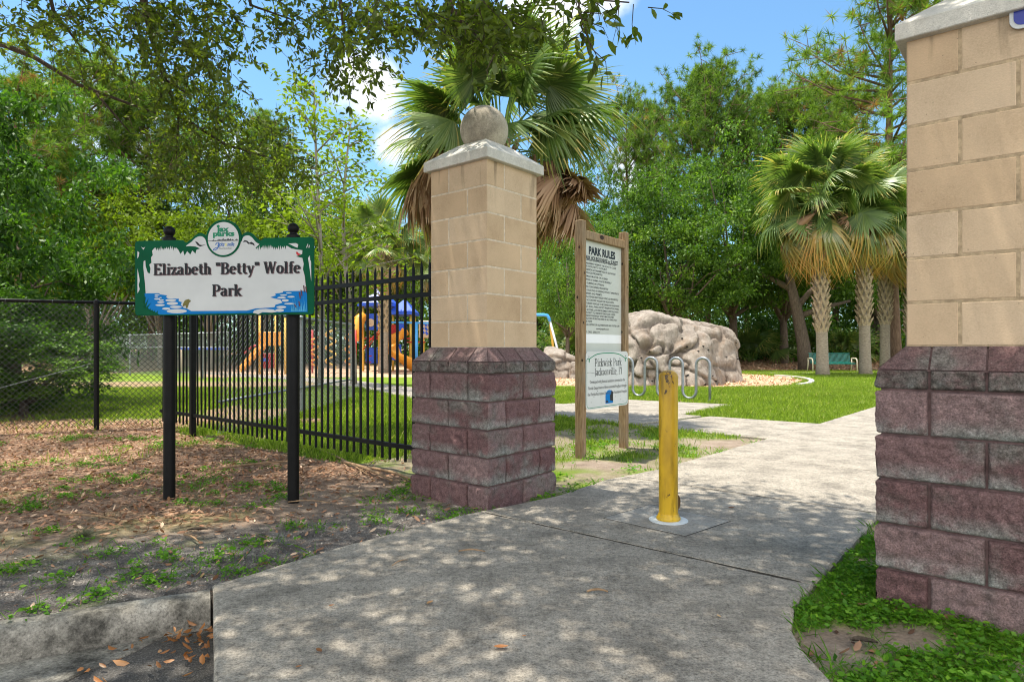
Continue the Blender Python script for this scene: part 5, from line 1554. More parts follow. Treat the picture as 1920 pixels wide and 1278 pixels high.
# low saw palmettos on the wood floor
def palmetto(label, px, Y, S_, seed):
    rd = random.Random(seed); X = (px - 960) / F * Y; z0 = gh(X, Y)
    root = thing('saw_palmetto', label, 'palmetto', (X, Y, z0), 'palmettos on the woodland floor')
    for i in range(13):
        m_ = Matrix.Rotation(i * 2.4 + rd.uniform(-.3, .3), 4, 'Z') @ Matrix.Rotation(-R(rd.uniform(15, 75)), 4, 'Y') @ Matrix.Rotation(R(rd.uniform(-25, 25)), 4, 'X') @ Matrix.Scale(S_ * rd.uniform(.8, 1.1), 4)
        link('frond', rd.choice(FR), root, mat=m_)
for i, (px, Y, s, lb) in enumerate([(1405, 41, 1.5, 'low palmetto just right of the boulder end'), (1442, 43, 1.5, 'low palmetto left of the leaning oak trunk'), (1540, 43, 1.4, 'low palmetto in the dark behind the first palm trunk'), (1590, 41, 1.2, 'low palmetto behind the right half of the bench'), (1068, 42, 1.5, 'low palmetto beside the brown trunk by the swing')]):
    palmetto(lb, px, Y, s, 40 + i)
# single leaning trunks in the right wood
def bare_trunk(label, px, Y, top, r, lean, fork, bk='bark_oak'):
    X = (px - 960) / F * Y; z0 = gh(X, Y); zt = CAMH + (HZ - top) / F * Y - z0
    root = thing('oak_tree', label, 'tree', (X, Y, z0)); mb = MB()
    pts = [Vector((0, 0, -.2)), Vector((lean * .15, 0, zt * .25)), Vector((lean * .5, 0, zt * .6)), Vector((lean, 0, zt))]
    mb.tube(pts, [r * 1.25, r, r * .85, r * .6], 10)
    for (t, dx, dz) in fork: a = pts[1].lerp(pts[3], t); mb.tube([a, a + Vector((dx * .5, .1, dz * .6)), a + Vector((dx, .2, dz))], [r * .55, r * .4, r * .2], 7)
    o = mb.build('trunk', M[bk], None, smooth=True); o.parent = root; o.location = (0, 0, 0)
    (tm, cm_), H = PROTO['oak2']
    link('crown', cm_, root, loc=(lean * .6, .5, zt - 4.2 * .62 * 1.0), rot=(0, 0, 2), scale=(.62, .62, .72))
bare_trunk('oak with a forked brown trunk leaning left beside the green bench', 1512, 35.5, 500, .34, -1.1, [(.45, 1.6, 1.6), (.7, -2.4, 1.2), (.35, 3.0, .9)])
bare_trunk('old oak with a very thick dark trunk between the palm trunks', 1640, 45, 470, .95, -.5, [(.5, -4, .6), (.6, 3, 2)])

# ------------------------------------------------------------------ near live oak overhead
oak = thing('live_oak', 'large live oak with small dark leaves overhanging the entrance from the upper left', 'tree', (-8.6, .3, -.15))
rgo = np.random.default_rng(12); rdo = random.Random(12)
limb = MB()
limb.tube([(-8.6, .3, -.3), (-8.5, .4, 1.2), (-8.2, .6, 2.8), (-7.7, 1.0, 4.2)], [.62, .48, .42, .36], 14)
for pts, r0 in [([(-8.1, .7, 3.2), (-5.5, 2.2, 5.6), (-2.5, 3.6, 6.9), (.8, 4.6, 7.2)], .24), ([(-7.9, .9, 3.8), (-6.5, 3.6, 6.2), (-4.6, 6.3, 7.4), (-2.6, 8.6, 7.6)], .22), ([(-7.7, 1.0, 4.2), (-5.2, -.5, 6.5), (-2, -1.5, 8), (1, -1.8, 8.3)], .22), ([(-7.7, 1, 4.2), (-8.6, 3.5, 7), (-9.5, 6, 8.4)], .2), ([(-5.5, 2.2, 5.6), (-3.4, 1.6, 7.2), (-.2, 2.1, 8.0), (2.0, 2.4, 7.9)], .14)]:
    n = len(pts); limb.tube(pts, [r0 * (1 - .85 * i / (n - 1)) for i in range(n)], 8)
PO, DI, LS, LVv = [], [], [], []
def twig(p, d, n, L=.34, leaf=.062, tw=.0035):
    d = Vector(d).normalized(); p = Vector(p); e = p + d * L + Vector((0, 0, -.05))
    limb.tube([p, p.lerp(e, .5) + Vector((rdo.gauss(0, .02), rdo.gauss(0, .02), .01)), e], [tw, tw * .7, tw * .3], 3, cap=False)
    s = rgo.uniform(.12, 1.03, n)[:, None]
    base_ = np.array(p) * (1 - s) + np.array(e) * s + rgo.normal(size=(n, 3)) * .012
    dd = np.array(d) * .7 + rgo.normal(size=(n, 3)) * .75
    PO.append(base_); DI.append(dd); LS.append(rgo.uniform(.7, 1.25, n) * leaf); LVv.append(np.clip(rgo.normal(.42, .2, n), 0, 1))
# hanging boughs seen in the photograph (each has its own distance); centre, half-size in px, distance, twigs
SPR = [(60, 25, 110, 50, 6.2, 80), (200, 20, 120, 45, 5.6, 90), (330, 20, 110, 45, 5.4, 90), (450, 10, 110, 30, 5.8, 55), (560, 12, 90, 38, 5.6, 62), (660, 18, 90, 48, 5.0, 78), (770, 12, 90, 40, 4.6, 60), (880, 20, 90, 45, 4.3, 64), (960, 8, 70, 26, 4.0, 28),
       (60, 85, 80, 40, 6.8, 30), (150, 95, 80, 38, 6.6, 34), (265, 70, 70, 55, 5.8, 60), (345, 90, 60, 60, 5.6, 60), (400, 110, 55, 50, 6.2, 40), (215, 130, 60, 30, 6.6, 20), (470, 60, 40, 35, 6.2, 10), (450, 115, 30, 28, 6.4, 8),
       (325, 160, 60, 45, 6.6, 46), (390, 175, 60, 40, 6.8, 34), (270, 150, 40, 25, 6.8, 14), (365, 235, 65, 60, 7.0, 70), (320, 280, 45, 50, 7.2, 44), (440, 255, 65, 55, 7.2, 66), (500, 270, 60, 55, 7.4, 64), (540, 310, 45, 40, 7.5, 38), (430, 315, 60, 32, 7.4, 34), (330, 315, 36, 26, 7.3, 16), (480, 335, 50, 25, 7.5, 22),
       (600, 65, 55, 40, 5.4, 30), (655, 80, 60, 55, 5.2, 56), (630, 130, 36, 26, 5.4, 12), (690, 50, 60, 40, 5.0, 34), (715, 115, 26, 12, 5.2, 4), (540, 55, 40, 35, 5.6, 12),
       (800, 35, 50, 30, 4.4, 22), (860, 45, 55, 38, 4.3, 38), (920, 45, 50, 38, 4.2, 36), (905, 80, 50, 28, 4.2, 34), (935, 92, 34, 20, 4.1, 12), (985, 40, 40, 35, 4.0, 16), (1010, 10, 40, 20, 3.8, 8)]
for (cx, cy, rx, ry, Y, n) in SPR:
    for k in range(int(n * ((.45 if 400 < cx < 700 else .62) if cy < 130 else .9))):
        a_ = rdo.uniform(0, 2 * PI); r_ = math.sqrt(rdo.random())
        p = P(cx + rx * r_ * math.cos(a_), cy + ry * r_ * math.sin(a_), Y + rdo.gauss(0, .35))
        twig(p, (rdo.gauss(.25, .8), rdo.gauss(0, .8), rdo.gauss(-.45, .5)), rdo.randint(9, 17), rdo.uniform(.22, .42) * (.55 if cx > 780 else 1))
for (x0, y0, x1, y1, Y, n) in [(1040, 0, 1075, 12, 3.6, 3), (1080, 5, 1090, 40, 3.4, 3), (1090, 35, 1110, 92, 3.4, 4), (1110, 0, 1160, 10, 3.5, 4), (1160, 2, 1215, 14, 3.5, 3), (1060, 0, 1120, 6, 3.5, 4)]:
    for k in range(n):
        t = k / max(1, n - 1); p = P(x0 + (x1 - x0) * t, y0 + (y1 - y0) * t, Y); twig(p, (rdo.gauss(.2, .5), rdo.gauss(0, .5), rdo.gauss(-.7, .3)), 5, .16, .075)
# boughs that carry the sprays
for pts, r0 in [([P(-60, 60, 6.8), P(60, 105, 6.8), P(150, 160, 6.9), P(230, 190, 7.0), P(300, 215, 7.1)], .032), ([P(180, 175, 6.9), P(215, 215, 7.0), P(245, 250, 7.1)], .014),
                ([P(255, -160, 5.2), P(270, 5, 5.6), P(285, 70, 5.9), P(310, 150, 6.6), P(335, 215, 7.0), P(420, 270, 7.2), P(520, 300, 7.5)], .034), ([P(310, 150, 6.6), P(360, 180, 6.8), P(430, 240, 7.1)], .016), ([P(335, 215, 7.0), P(330, 300, 7.3)], .012),
                ([P(820, -200, 4.2), P(845, 15, 4.3), P(880, 55, 4.25), P(910, 95, 4.2), P(930, 125, 4.1)], .026), ([P(620, -150, 5.0), P(640, 20, 5.2), P(655, 120, 5.3)], .022), ([P(450, -150, 5.5), P(470, 10, 5.8), P(555, 40, 5.7)], .02), ([P(1090, -60, 3.4), P(1085, 20, 3.4), P(1108, 90, 3.4)], .006), ([P(1000, -80, 3.7), P(1050, -5, 3.6), P(1180, 5, 3.5)], .007),
                ([P(60, -150, 6), P(100, 20, 6.2), P(160, 100, 6.6)], .024), ([P(1090, -60, 3.4), P(820, -200, 4.2), P(620, -150, 5.0), P(450, -150, 5.5), P(255, -160, 5.2), P(60, -150, 6), (-5.5, 4.6, 5.8)], .03)]:
    n = len(pts); limb.tube(pts, [r0 * (1 - .75 * i / (n - 1)) + .002 for i in range(n)], 6)
# upper canopy: clusters above the frame that throw the dappled shade
sun_np = np.array(SUN_DIR)
nC = 0
target = 1150
while nC < target:
    gx_, gy_ = rdo.uniform(-7.5, 3.2), rdo.uniform(-1.0, 9.6)
    # shade thins out past a ragged line so the far path stays sunny
    lim = 6.0 - .55 * max(0, gx_ + .5) if gx_ > -1.2 else 9.2
    lim += 1.1 * (mn.noise(Vector((gx_ * .9, gy_ * .9, 2)))) 
    if gy_ > lim: continue
    if mn.noise(Vector((gx_ * 1.25, gy_ * 1.25, 8))) < (-.22 if gy_ > 4.6 or gx_ < -1.3 else -.5): continue
    if gx_ < -1.5 and gy_ > 5.6 and mn.noise(Vector((gx_ * .8, gy_ * 1.3, 4))) < .12 : continue
    if gy_ < 6 and gx_ < 0 and gy_ > 3.2 and rdo.random() < .35: continue
    h = rdo.uniform(5.0, 8.5)
    c = np.array([gx_, gy_, 0]) + sun_np / sun_np[2] * h
    if c[1] > .3 and abs(c[0]) < .9 * c[1] + .6 and c[2] < CAMH + .62 * c[1] + .55: 
        h = (CAMH + .62 * c[1] + .6) + rdo.uniform(0, 1.6); c = np.array([gx_, gy_, 0]) + sun_np / sun_np[2] * h
        if c[2] < CAMH + .60 * c[1] + .4: continue
    n = rdo.randint(60, 115); o = rgo.normal(size=(n, 3)) * np.array([.27, .27, .13])
    PO.append(c + o); DI.append(o + rgo.normal(size=(n, 3)) * .15); LS.append(rgo.uniform(.075, .12, n)); LVv.append(np.clip(rgo.normal(.42, .2, n), 0, 1))
    nC += 1
PO = np.concatenate(PO); DI = np.concatenate(DI); LS = np.concatenate(LS); LVv = np.concatenate(LVv)
off = np.array(oak['_o'])
link('crown', leafmesh6('crown', leaves6(PO - off, DI, LS, LS * .40, .8, .1, rgo), LVv, M['lf_near']), oak)
limb.build('trunk', M['branch'], oak, smooth=True)

# ================================================================== CLIMBING ROCKS
def rock(name, label, cen, planes, k, seed, dsp, sub=6, rid=1.0, rot=0):
    b = bmesh.new(); bmesh.ops.create_icosphere(b, subdivisions=sub, radius=1)
    c = Vector(cen); sd = Vector((seed * 3.1, seed * 1.7, seed))
    P_ = [(Vector(n).normalized(), d) for n, d in planes]; crk = []
    for v in b.verts:
        d = v.co.normalized(); s = 0
        for n, dist in P_:
            q = n.dot(d)
            if q > .02: s += (q / dist) ** k
        r = s ** (-1 / k); p = d * r
        w = p + sd
        ax = Vector((.55, .15, .82)).normalized(); al = w.dot(ax); ac = w - ax * al
        wr = ac * 1.25 + ax * al * .38
        n1 = mn.fractal(wr * .8 + Vector((2, 7, 1)), 1.0, 2.0, 4)
        rg1 = 1 - abs(mn.noise(wr * 1.5 + Vector((5, 1, 2)))) * 2.2
        rg2 = 1 - abs(mn.noise(wr * 3.4 + Vector((1, 4, 9)))) * 2.2
        dst, pts_ = mn.voronoi(Vector((w.x * .62, w.y * .62, w.z * .8)) + Vector((mn.noise(w * 2), mn.noise(w * 2 + Vector((9, 9, 9))), 0)) * .35)
        crack = min(1, (dst[1] - dst[0]) * 6.5)
        n3 = mn.fractal(w * 5.5, .8, 2.2, 4)
        v.co = c + d * (r + dsp * (n1 * .42 + rg1 * .17 * rid + rg2 * .03 + n3 * .07 - (1 - crack) ** 2 * .62 + (mn.cell(pts_[0] * 7.3) - .5) * .35))
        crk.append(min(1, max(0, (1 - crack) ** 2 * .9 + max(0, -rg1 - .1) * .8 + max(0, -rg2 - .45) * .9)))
        if v.co.z < -.15: v.co.z = -.15
    me_ = bpy.data.meshes.new(name); b.to_mesh(me_); b.free()
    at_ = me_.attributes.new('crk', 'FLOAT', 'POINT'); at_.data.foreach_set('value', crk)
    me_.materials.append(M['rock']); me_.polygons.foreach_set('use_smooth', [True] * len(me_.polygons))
    return me_, c
root = thing('climbing_boulder', 'big pale grey moulded climbing boulder behind the bike rack', 'boulder', (5.2, 21.4, 0))
me1, c1 = rock('boulder', '', (5.0, 21.6, .7), [((1, -.1, .1), 1.85), ((-1, 0, .25), 1.6), ((0, -1, .45), 1.25), ((0, 1, 0), 1.9), ((-.35, 0, 1), 1.78), ((.32, -.1, 1), 1.50), ((-.3, -.75, .7), 1.5), ((.5, -.8, .3), 1.6), ((.75, 0, .7), 1.75), ((0, 0, -1), .9)], 11, 1, .38)
for v in me1.vertices: v.co -= Vector((5.2, 21.4, 0))
link('boulder', me1, root)
me2, c2 = rock('slab', '', (7.3, 23.6, .7), [((1, -.05, .08), 1.0), ((-1, 0, .1), 1.6), ((0, -1, .25), 1.2), ((0, 1, 0), 1.6), ((.22, -.15, 1), 1.30), ((.5, -.8, .2), 1.12), ((.7, 0, .7), 1.42), ((0, 0, -1), .9)], 9, 2, .2)
for v in me2.vertices: v.co -= Vector((5.2, 21.4, 0))
link('slab', me2, root)
# hand holds and bolt holes on the boulder, each sitting on the nearest surface point
from mathutils.bvhtree import BVHTree
def holds(mes, n, seed, name, sz, off_):
    rd = random.Random(seed)
    for me_ in mes:
        bv = BVHTree.FromPolygons([v.co for v in me_.vertices], [tuple(p.vertices) for p in me_.polygons])
        for k in range(n):
            o = Vector((rd.uniform(-2.2, 3.2), -6, rd.uniform(.2, 2.5)))
            h, nn, _, _ = bv.ray_cast(o, Vector((rd.uniform(-.15, .15), 1, -.12)))
            if h is None: continue
            t = nn.cross(Z3).normalized(); u_ = nn.cross(t); s = rd.uniform(.6, 1.3) * sz
            ring_ = [h + off_ + t * (s * math.cos(a)) + u_ * (s * .7 * math.sin(a)) for a in np.linspace(0, 2 * PI, 8)[:-1]]
            mb = MB(); mb.add([p - nn * .02 for p in ring_] + [p * 1 + nn * .025 - (p - h - off_) * .35 for p in ring_], [(i, (i + 1) % 7, (i + 1) % 7 + 7, i + 7) for i in range(7)] + [tuple(range(7, 14))]); mb.build('bolt_hole', M['dark_hole'], root)
holds((me1, me2), 34, 3, 'holds', .045, Vector((5.2, 21.4, 0)))
root = thing('small_boulder', 'small pale boulder in the mulch between the left pillar and the rules board', 'boulder', (2.0, 26.5, 0))
me3, c3 = rock('boulder', '', (2.0, 26.5, .3), [((1, 0, .25), .95), ((-1, 0, .1), .72), ((0, -1, .3), .8), ((0, 1, 0), .9), ((.3, 0, 1), .78), ((-.2, -.4, 1), .86), ((.8, -.5, .6), .75), ((0, 0, -1), .5)], 9, 5, .18, 5)
for v in me3.vertices: v.co -= Vector((2.0, 26.5, 0))
link('boulder', me3, root)
root = thing('mulch_rock', 'little boulder poking out of the mulch at the big boulder left foot', 'boulder', (2.9, 25.2, 0))
me4, c4_ = rock('boulder', '', (2.75, 25.6, .1), [((1, 0, .25), .5), ((-1, 0, .1), .5), ((0, -1, .3), .5), ((0, 1, 0), .5), ((.3, 0, 1), .5), ((0, 0, -1), .4)], 8, 8, .12, 4)
for v in me4.vertices: v.co -= Vector((2.9, 25.2, 0))
link('boulder', me4, root)

# ================================================================== BIKE RACK
root = thing('bike_rack', 'grey steel wave bike rack on its pad in front of the boulder', 'bike rack', tuple(W(-5.6, 13.3)))
e0 = G(1331, 752); e0.z = 0
D = -U; sp_ = .315; r = sp_ / 2
pts = [e0 + Z3 * 0]
top, bot = .785, .20
for k in range(8):
    x = k * sp_
    if k % 2 == 0:
        if k == 0: pts.append(e0 + Z3 * .4)
        for a in np.linspace(0, PI, 11): pts.append(e0 + D * (x + r - r * math.cos(a)) + Z3 * (top + r * math.sin(a)))
    else:
        if k == 7: break
        for a in np.linspace(0, PI, 11): pts.append(e0 + D * (x + r - r * math.cos(a)) + Z3 * (bot - r * math.sin(a) + .0))
pts.append(e0 + D * (7 * sp_) + Z3 * .4); pts.append(e0 + D * (7 * sp_))
mb = MB(); mb.tube(pts, .03, 14); mb.build('wave_tube', M['galv'], root, smooth=True)
for x in (0, 7 * sp_):
    mb = MB(); mb.lathe(e0 + D * x, [(.075, -.008), (.075, .006), (.07, .009), (.03, .009)], 20); mb.build('foot_plate', M['galv'], root, angle=40)

# ================================================================== BENCH
Yb = 32.2; xb = (1560 - 960) / F * Yb
root = thing('park_bench', 'green slatted park bench with cream arm frames behind the palm trunks', 'bench', (xb, Yb, -.02))
bw = 2.2
mb = MB()
n = 34
for i in range(n):
    x = xb - bw / 2 + .10 + (bw - .2) * i / (n - 1)
    pts = [Vector((x, Yb - .28, .40)), Vector((x, Yb - .24, .45)), Vector((x, Yb + .12, .44)), Vector((x, Yb + .2, .50)), Vector((x, Yb + .30, .92))]
    for a, b in zip(pts[:-1], pts[1:]):
        d = (b - a); mb.box((a + b) / 2, (.034, d.length, .007), 0, (1, 0, 0), d.normalized(), Vector((1, 0, 0)).cross(d.normalized()))
mb.build('slats', M['bench_green'], root)
mb = MB()
for (y, z) in ((Yb - .27, .40), (Yb + .305, .92), (Yb + .12, .425)): mb.tube([(xb - bw / 2 + .05, y, z), (xb + bw / 2 - .05, y, z)], .018, 8)
mb.build('rails', M['bench_green'], root, smooth=True)
for sx in (-1, 1):
    x = xb + sx * bw / 2; mb = MB()
    mb.tube([(x, Yb - .3, -.02), (x, Yb - .3, .5), (x, Yb - .27, .62), (x, Yb - .18, .67), (x, Yb + .1, .67), (x, Yb + .24, .66)], .03, 8)
    mb.tube([(x, Yb + .32, -.02), (x, Yb + .2, .4), (x, Yb + .22, .66)], .03, 8)
    mb.build('arm_frame', M['bench_tan'], root, smooth=True)

# ================================================================== PLAYGROUND
Yp = 34.0
def pz(py, Y=Yp): return CAMH + (HZ - py) / F * Y
def px_(x, Y=Yp): return (x - 960) / F * Y
root = thing('play_tower', 'blue roofed playground tower set with tan posts and a yellow spiral slide', 'playground', (px_(730), Yp, -.02))
for (x, y, t) in [(681, 0, 572), (711, 0, 572), (681, 1.3, 572), (711, 1.3, 572), (735, .3, 588), (768, .3, 588), (735, 1.8, 588), (768, 1.8, 588), (790, .8, 600), (806, .2, 600)]:
    mb = MB(); mb.tube([(px_(x), Yp + y, -.1), (px_(x), Yp + y, pz(t))], .06, 10); mb.build('post', M['pl_yellow'], root, smooth=True)
def hip(x0, x1, y0, y1, zb, zt, mt, valance=.18):
    mb = MB(); X0, X1 = px_(x0), px_(x1); cx, cy = (X0 + X1) / 2, (y0 + y1) / 2
    q = [(X0, y0), (X1, y0), (X1, y1), (X0, y1)]
    vs = [(a, b, zb - valance) for a, b in q] + [(a, b, zb) for a, b in q] + [(cx + (a - cx) * .12, cy + (b - cy) * .12, zt) for a, b in q]
    fs = [(i, (i + 1) % 4, (i + 1) % 4 + 4, i + 4) for i in range(4)] + [(i + 4, (i + 1) % 4 + 4, (i + 1) % 4 + 8, i + 8) for i in range(4)] + [(8, 9, 10, 11), (3, 2, 1, 0)]
    mb.add(vs, fs); return mb.build('roof', M[mt], root)
hip(673, 739, Yp - .4, Yp + 1.7, pz(568), pz(540), 'pl_blue'); hip(731, 775, Yp - .1, Yp + 2.2, pz(583), pz(560), 'pl_blue')
mb = MB(); mb.bbox((px_(697.5), Yp - .08, (pz(588) + pz(619)) / 2), (px_(709) - px_(686), .05, pz(588) - pz(619)), .02)
pan = mb.build('porthole_panel', M['pl_blue'], root)
mb = MB(); c = Vector((px_(696), Yp - .115, pz(605))); mb.prism([c + Vector((.21 * math.cos(t), 0, .21 * math.sin(t))) for t in np.linspace(0, 2 * PI, 21)[:-1]], (0, -.04, 0)); mb.build('porthole', M['pl_tan'], pan, recalc=True)
mb = MB(); mb.bbox((px_(697.5), Yp - .08, (pz(651) + pz(681)) / 2), (px_(709) - px_(687), .05, pz(651) - pz(681)), .02); mb.build('lower_panel', M['pl_blue'], root)
mb = MB(); mb.bbox((px_(742), Yp + .25, (pz(645) + pz(675)) / 2), (px_(752) - px_(734), .05, pz(645) - pz(675)), .02); mb.build('lower_panel', M['pl_blue'], root)
mb = MB(); mb.bbox((px_(754), Yp + .22, (pz(602) + pz(630)) / 2), (px_(762) - px_(747), .05, pz(602) - pz(630)), .02); mb.build('side_panel', M['pl_blue'], root)
mb = MB(); mb.bbox((px_(738), Yp + .22, (pz(608) + pz(634)) / 2), (px_(745) - px_(732), .05, pz(608) - pz(634)), .02); mb.build('side_panel', M['pl_red'], root)
mb = MB(); mb.box((px_(724), Yp + 1, pz(634)), (px_(770) - px_(682), 1.7, .08)); mb.build('deck', M['pl_red'], root)
mb = MB(); c = Vector((px_(797), Yp + .3, 0))
mb.bbox((px_(798), Yp + .5, (pz(600) + pz(633)) / 2), (px_(815) - px_(784), .06, pz(600) - pz(633)), .03); cp = mb.build('climbing_panel', M['pl_tan'], root)
mb = MB()
for i in range(9): mb.box((px_(789 + (i % 3) * 7 + (i // 3)), Yp + .46, pz(606 + (i // 3) * 8 + (i % 3) * 2)), (.12, .03, .20), 0, (.8, 0, .5), (0, 1, 0), (-.5, 0, .8))
mb.build('holds', M['pl_blue'], cp)
mb = MB(); mb.box((px_(775), Yp + .6, pz(641)), (px_(802) - px_(765), .8, .06)); mb.build('lower_deck', M['pl_red'], root)
# spiral slide: trough following a helix
def trough(pts, w, h, thick, n=10):
    mb = MB(); vs = []; m = len(pts)
    for i, p in enumerate(pts):
        p = Vector(p); t = (Vector(pts[min(i + 1, m - 1)]) - Vector(pts[max(i - 1, 0)])).normalized(); s = t.cross(Z3).normalized(); u_ = s.cross(t)
        for k in range(n + 1):
            a = PI * k / n; vs.append(p - s * (w * math.cos(a)) - u_ * (h * math.sin(a)))
        for k in range(n, -1, -1):
            a = PI * k / n; vs.append(p - s * ((w - thick) * math.cos(a)) - u_ * ((h - thick) * math.sin(a)))
    q = 2 * (n + 1); fs = []
    for i in range(m - 1):
        for k in range(q): fs.append((i * q + k, i * q + (k + 1) % q, (i + 1) * q + (k + 1) % q, (i + 1) * q + k))
    mb.add(vs, fs); return mb
cx, cy = px_(757), Yp - .9
hel = [(cx + .55 * math.cos(a), cy + .55 * math.sin(a), pz(615) - (pz(615) - .5) * t) for t, a in [(i / 22, 1.4 + i / 22 * 4.6) for i in range(23)]]
hel.append((hel[-1][0] + .25, hel[-1][1] + .3, .40)); hel.append((hel[-1][0] + .3, hel[-1][1] + .1, .36))
mb = trough(hel, .42, .42, .05); mb.build('spiral_slide', M['pl_orange'], root, smooth=True)
mb = MB(); mb.tube([(px_(684), Yp - .3, pz(592)), (px_(678), Yp - .5, pz(600)), (px_(676), Yp - .7, pz(620)), (px_(677), Yp - .9, pz(636))], [.25, .3, .3, .28], 12); mb.build('tube_slide', M['pl_orange'], root, smooth=True)
mb = MB()
for off_ in (-.35, .35):
    pts = [(px_(688) + 1.6 * t, Yp - .5 + off_, pz(655) + 1.25 * math.sin(PI * .55 * t)) for t in np.linspace(0, 1, 8)]; mb.tube(pts, .03, 6)
for t in np.linspace(.1, 1, 7): x, z = px_(688) + 1.6 * t, pz(655) + 1.25 * math.sin(PI * .55 * t); mb.tube([(x, Yp - .85, z), (x, Yp - .15, z)], .025, 6)
mb.build('arch_ladder', M['pl_red'], root, smooth=True)
mb = MB(); mb.tube([(px_(694), Yp - .5, .05), (px_(694), Yp - .5, .75)], .03, 6); mb.tube([(px_(691), Yp - .5, .75), (px_(701), Yp - .5, .78)], .03, 6); mb.tube([(px_(690), Yp - .5, .45), (px_(700), Yp - .5, .45)], .03, 6); mb.build('red_handles', M['pl_red'], root, smooth=True)
mb = MB(); mb.tube([(px_(716), Yp - .7, pz(605)), (px_(830), Yp - .7, pz(607))], .055, 8); mb.tube([(px_(784), Yp - .7, -.1), (px_(784), Yp - .7, pz(606))], .09, 10); mb.build('overhead_beam', M['pl_sky'], root, smooth=True)
# second unit, orange
Y2 = 30.0
q_ = lambda x: (x - 960) / F * Y2
z_ = lambda y: CAMH + (HZ - y) / F * Y2
root = thing('toddler_play_unit', 'small orange and yellow play unit with red sides seen through the pickets', 'playground', (q_(510), Y2, -.02))
for i, (x, y, t) in enumerate([(487, 0, 592), (500, 1.2, 596), (517, 0, 590), (530, 1.2, 592), (535, 0, 596)]):
    mb = MB(); mb.tube([(q_(x), Y2 + y, -.1), (q_(x), Y2 + y, z_(t))], .055, 8); mb.build('post', M['pl_yellow'], root, smooth=True)
mb = MB(); mb.bbox((q_(508), Y2 - .05, (z_(622) + z_(648)) / 2), (q_(534) - q_(489), .06, z_(622) - z_(648)), .02); mb.build('front_panel', M['pl_orange'], root)
mb = MB(); mb.bbox((q_(506), Y2 + .1, (z_(662) + z_(690)) / 2), (q_(520) - q_(492), .06, z_(662) - z_(690)), .02); mb.build('lower_panel', M['pl_red'], root)
mb = MB(); mb.bbox((q_(498), Y2 - .12, z_(674)), (.35, .05, .16), .02); mb.build('blue_plate', M['pl_blue'], root)
mb = trough([(q_(497), Y2 - .3, z_(645)), (q_(488), Y2 - .5, z_(655)), (q_(478), Y2 - .7, z_(670)), (q_(470), Y2 - .9, z_(684)), (q_(464), Y2 - 1.0, z_(688))], .33, .25, .04); mb.build('slide', M['pl_orange'], root, smooth=True)
mb = MB(); mb.tube([(q_(458), Y2, z_(662)), (q_(472), Y2, z_(650)), (q_(484), Y2, z_(646))], .05, 8); mb.build('hand_rail', M['pl_red'], root, smooth=True)
Y3 = 31.0
root = thing('coil_climber', 'orange coiled climbing loops behind the grey netting fence', 'climber', ((615 - 960) / F * Y3, Y3, -.02))
for j, (x0, w, h0, h1) in enumerate([(588, 7, 690, 632), (620, 9, 690, 616), (655, 7, 690, 622)]):
    mb = MB(); pts = []
    for a in np.linspace(0, 6 * PI, 60):
        t = a / (6 * PI); pts.append(((x0 + w * math.cos(a) - 960) / F * Y3, Y3 + .25 * math.sin(a), CAMH + (HZ - (h0 + (h1 - h0) * t)) / F * Y3))
    mb.tube(pts, .05, 6); mb.build('coil', M['pl_orange' if j % 2 == 0 else 'pl_yellow'], root, smooth=True)
for x in (582, 664):
    mb = MB(); mb.tube([((x - 960) / F * Y3, Y3 + .3, -.1), ((x - 960) / F * Y3, Y3 + .3, CAMH + (HZ - 618) / F * Y3)], .05, 8); mb.build('post', M['pl_red'], root, smooth=True)
# swing frame
Ys = 30.0
root = thing('swing_frame', 'blue topped swing frame with pale steel legs beside the left pillar', 'swing', (1.4, Ys, -.02))
zt = CAMH + (HZ - 590) / F * Ys
mb = MB(); xs = lambda x: (x - 960) / F * Ys
mb.tube([(xs(930), Ys, zt), (xs(1020), Ys, zt), (xs(1026), Ys, zt - .03), (xs(1029), Ys, zt - .14), (xs(1031), Ys, zt - .30)], .075, 10); mb.build('top_bar', M['pl_sky'], root, smooth=True)
for dx, dy, x1 in ((.0, -.9, 1050), (-.0, .9, 1040)):
    mb = MB(); mb.tube([(xs(1031), Ys, zt - .28), (xs(x1 + 6), Ys + dy, -.1)], .055, 10); mb.build('leg', M['pale_steel'] if dy < 0 else M['pl_yellow'], root, smooth=True)
# blue balance rail far left behind fence
root = thing('balance_rail', 'long low blue rail in the playground behind the black pickets', 'rail', ((380 - 960) / F * 33, 33, 0))
xs = lambda x: (x - 960) / F * 33
mb = MB(); mb.tube([(xs(336), 33, CAMH), (xs(426), 33, CAMH)], .05, 8); mb.build('bar', M['pl_blue'], root, smooth=True)
for x in (340, 380, 422): mb = MB(); mb.tube([(xs(x), 33, -.1), (xs(x), 33, CAMH)], .045, 8); mb.build('leg', M['pl_tan'], root, smooth=True)
